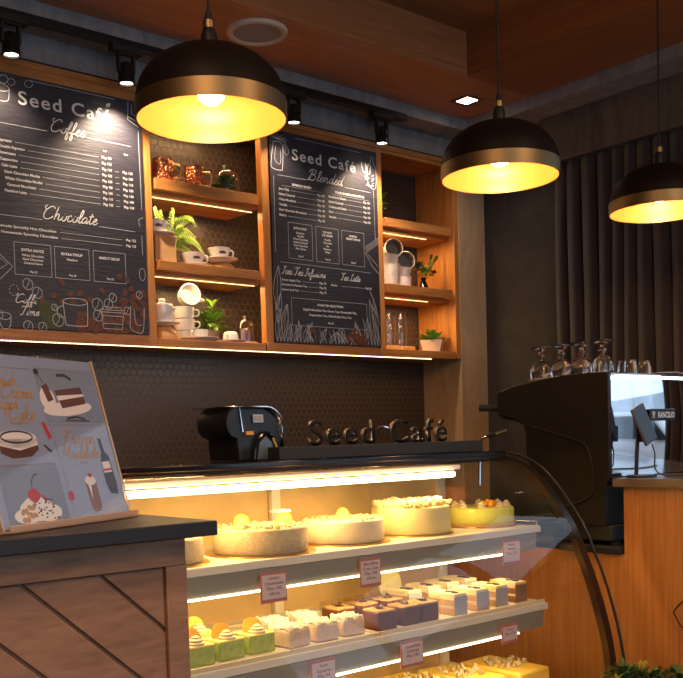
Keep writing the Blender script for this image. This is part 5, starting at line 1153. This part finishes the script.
bm = nb(); tube(bm, [(2.78, 2.30, 1.497), (2.73, 2.34, 1.499), (2.69, 2.395, 1.502)], [.010, .014], 10); obj('steam_knob', bm, M_rubber, em)
bm = nb(); tube(bm, [(2.74, 2.31, 1.42), (2.715, 2.34, 1.408), (2.70, 2.37, 1.398), (2.70, 2.40, 1.37), (2.70, 2.41, 1.22)], .005, 8, smooth=5); obj('steam_wand', bm, M_chrome, em)
bm = nb(); tube(bm, [(2.715, 2.34, 1.408), (2.702, 2.368, 1.399)], .0085, 10); obj('wand_grip', bm, M_rubber, em)
bm = nb(); box(bm, 2.70, 3.45, 2.15, 2.32, 1.06, 1.10); obj('drip_tray', bm, M_steel, em, bevel=.004)
bm = nb(); box(bm, 2.715, 3.44, 1.86, 2.30, 1.045, 1.095); obj('base_frame', bm, M_blackm, em, bevel=.004)
for x in (2.76, 3.40):
    for y in (1.875, 2.24):
        bm = nb(); lathe(bm, [(0, 0), (.026, 0), (.026, .012), (.018, .018), (.018, .041), (0, .041)], (x, y, 1.0045), 20); obj('foot', bm, M_rubber, em)
bm = nb(); box(bm, 2.702, 2.80, 1.82, 2.06, 1.0048, 1.030); obj('side_foot_bar', bm, M_rubber, em, bevel=.005)
# badge
bm = nb(); box(bm, 2.912, 3.066, 1.8345, 1.8385, 1.434, 1.474); o = obj('badge_plate', bm, P('badge_dark', (.015, .02, .035), .3), em, bevel=.002)
bm = nb(); text(bm, 'RANCILIO', 2.956, 1.4445, 1.8335, .019, bold=.035, width=.102)
for a in (-1, 1):
    ribbon(bm, [(2.930+a*.007, 1.4425), (2.930+a*.002, 1.450), (2.930+a*.002, 1.457), (2.930+a*.007, 1.465)], .003, 1.8335, 3)
    ribbon(bm, oval(2.930+a*.0045, 1.459, .0035, .0055), .002, 1.8335, closed=True)
obj('badge_lettering', bm, P('badge_white', (.85, .88, .9), .4), em)

# phone on stand
ph = thing('phone_stand', 'black phone holder with slim post standing on the bar ledge', 'phone stand', (2.782, 1.79, 1.2525))
bm = nb(); lathe(bm, [(0, 0), (.048, 0), (.048, .005), (.044, .008), (0, .008)], (2.782, 1.79, 1.2525), 36); obj('base', bm, M_black, ph)
bm = nb(); tube(bm, [(2.770, 1.80, 1.2603), (2.775, 1.80, 1.33), (2.783, 1.80, 1.395)], .0065, 10); obj('post', bm, M_black, ph)
bm = nb(); box(bm, 2.765, 2.815, 1.792, 1.797, 1.365, 1.42); obj('cradle', bm, M_black, ph, bevel=.001)
pn = thing('smartphone', 'dark smartphone propped at an angle on the slim holder', 'phone', (2.786, 1.778, 1.418))
pn.rotation_euler = (R(-10), R(-22), R(-2))
bm = nb(); box(bm, -.034, .034, -.004, .004, -.060, .068); obj('body', bm, P('phone_case', (.10, .06, .055), .3), pn, world=False, bevel=.003)
bm = nb(); box(bm, -.031, .031, -.0048, -.0041, -.056, .064); obj('screen', bm, M_blackg, pn, world=False, smooth=False)
bm = nb(); tube(bm, [(2.812, 1.768, 1.358), (2.825, 1.766, 1.325), (2.826, 1.765, 1.275), (2.835, 1.73, 1.2545), (2.90, 1.70, 1.2545), (3.05, 1.71, 1.2545), (3.2, 1.68, 1.2545)], .0022, 6, smooth=4); o = obj('charging_cable', bm, M_rubber); tag(o, 'charging cable hanging from the phone onto the ledge', 'cable')

# glasses on the machine
gb = thing('goblet', '', 'goblet', (0, 0, 0), group='upturned stemmed goblets on the espresso machine')
gp = [(.0330, 0), (.0345, .018), (.0345, .032), (.029, .047), (.016, .057), (.0065, .061)]
bm = nb(); lathe(bm, gp + [(.0, .0605), (0, .0585)] + [(r-.0022, z-.0018) for r, z in gp[::-1] if r > .01] , seg=36); bmesh.ops.remove_doubles(bm, verts=bm.verts, dist=1e-5); obj('bowl', bm, M_goblet, gb, world=False, ang=60)
bm = nb(); lathe(bm, [(0, .0612), (.0065, .0612), (.006, .067), (.013, .073), (.0135, .077), (.006, .082), (.007, .090), (.020, .0985), (.0365, .102), (.0365, .1045), (0, .1045)], seg=36); obj('stem_and_foot', bm, M_goblet, gb, world=False, ang=60)
for i, (y, lb) in enumerate(((2.195, 'upturned stemmed goblet farthest along the machine, by its sloping end'), (2.105, 'upturned stemmed goblet second from the sloping end'), (2.022, 'upturned stemmed goblet third from the sloping end'), (1.940, 'upturned stemmed goblet nearest the mirrored panel'))):
    q = (move(gb, (2.795, y, 1.5945), lb) if i == 0 else dup(gb, (2.795, y, 1.5945), lb)); q.scale = (1.1, 1.1, 1.06)
tm = thing('tumbler', '', 'tumbler', (0, 0, 0), group='upturned low tumblers on the espresso machine')
bm = nb(); tp_ = [(.0360, 0), (.0345, .040), (.031, .0475)]; lathe(bm, tp_+[(0, .0475), (0, .0445)]+[(r-.0025, z-.002) for r, z in tp_[::-1] if z > .001]+[(.0335, 0)], seg=32); obj('glass_wall', bm, M_goblet, tm, world=False, ang=60)
bm = nb(); lathe(bm, [(.0366, .0), (.0372, .0), (.0372, .004), (.0364, .004)], seg=32, closed=True); obj('rim', bm, M_goblet, tm, world=False)
for i, (x, y, lb) in enumerate(((2.865, 2.00, 'upturned tumbler just behind the fourth goblet'), (2.905, 1.915, 'upturned tumbler in the middle of the row of three'), (3.005, 1.925, 'upturned tumbler at the right of the row of three'))):
    (move(tm, (x, y, 1.5945), lb) if i == 0 else dup(tm, (x, y, 1.5945), lb))
for i, (x, y, lb) in enumerate(((3.155, 1.93, 'white saucer on the machine top beside the tumblers'), (3.27, 1.93, 'white saucer at the far right of the machine top'))):
    dsauc(sa, (x, y, 1.5946), lb, .9)

# planter at the foot of the bar
t = thing('potted_shrub', 'bushy green plant in a dark planter before the end of the display', 'plant', (2.36, 1.53, 0))
bm = nb(); box(bm, 2.14, 2.62, 1.42, 1.64, 0, .60); obj('planter', bm, M_blackm, t, bevel=.006)
rg = random.Random(14); bm = nb()
for cx_, cy_, n_, zz in ((2.24, 1.55, 140, .655), (2.33, 1.555, 190, .69), (2.42, 1.53, 170, .67), (2.51, 1.50, 150, .655), (2.57, 1.47, 110, .64)): bushy(bm, (cx_, cy_, zz), .075, .060, n_, .026, .015, rg, .35)
obj('foliage', bm, P('shrub_leaf', (.05, .10, .02), .5), t, ang=80)
bm = nb(); bushy(bm, (2.25, 1.55, .68), .07, .06, 70, .020, .012, rg, .5); bushy(bm, (2.35, 1.55, .71), .08, .045, 50, .020, .010, rg, .5); obj('fresh_tips', bm, P('shrub_tip', (.22, .26, .04), .5), t, ang=80)
bm = nb(); stems(bm, (2.36, 1.53, .60), .12, .1, 20, rg, .002); obj('stem', bm, M_leafM, t)
for o in [o for o in bpy.data.objects if o.name.startswith('track_spotlight') and o.get('category')]: o.scale = (1.25, 1.25, 1.12)
for o in list(bpy.data.objects):
    if o.type == 'MESH' and o.parent is None and 'kind' not in o and 'category' not in o: print('UNTAGGED', o.name)
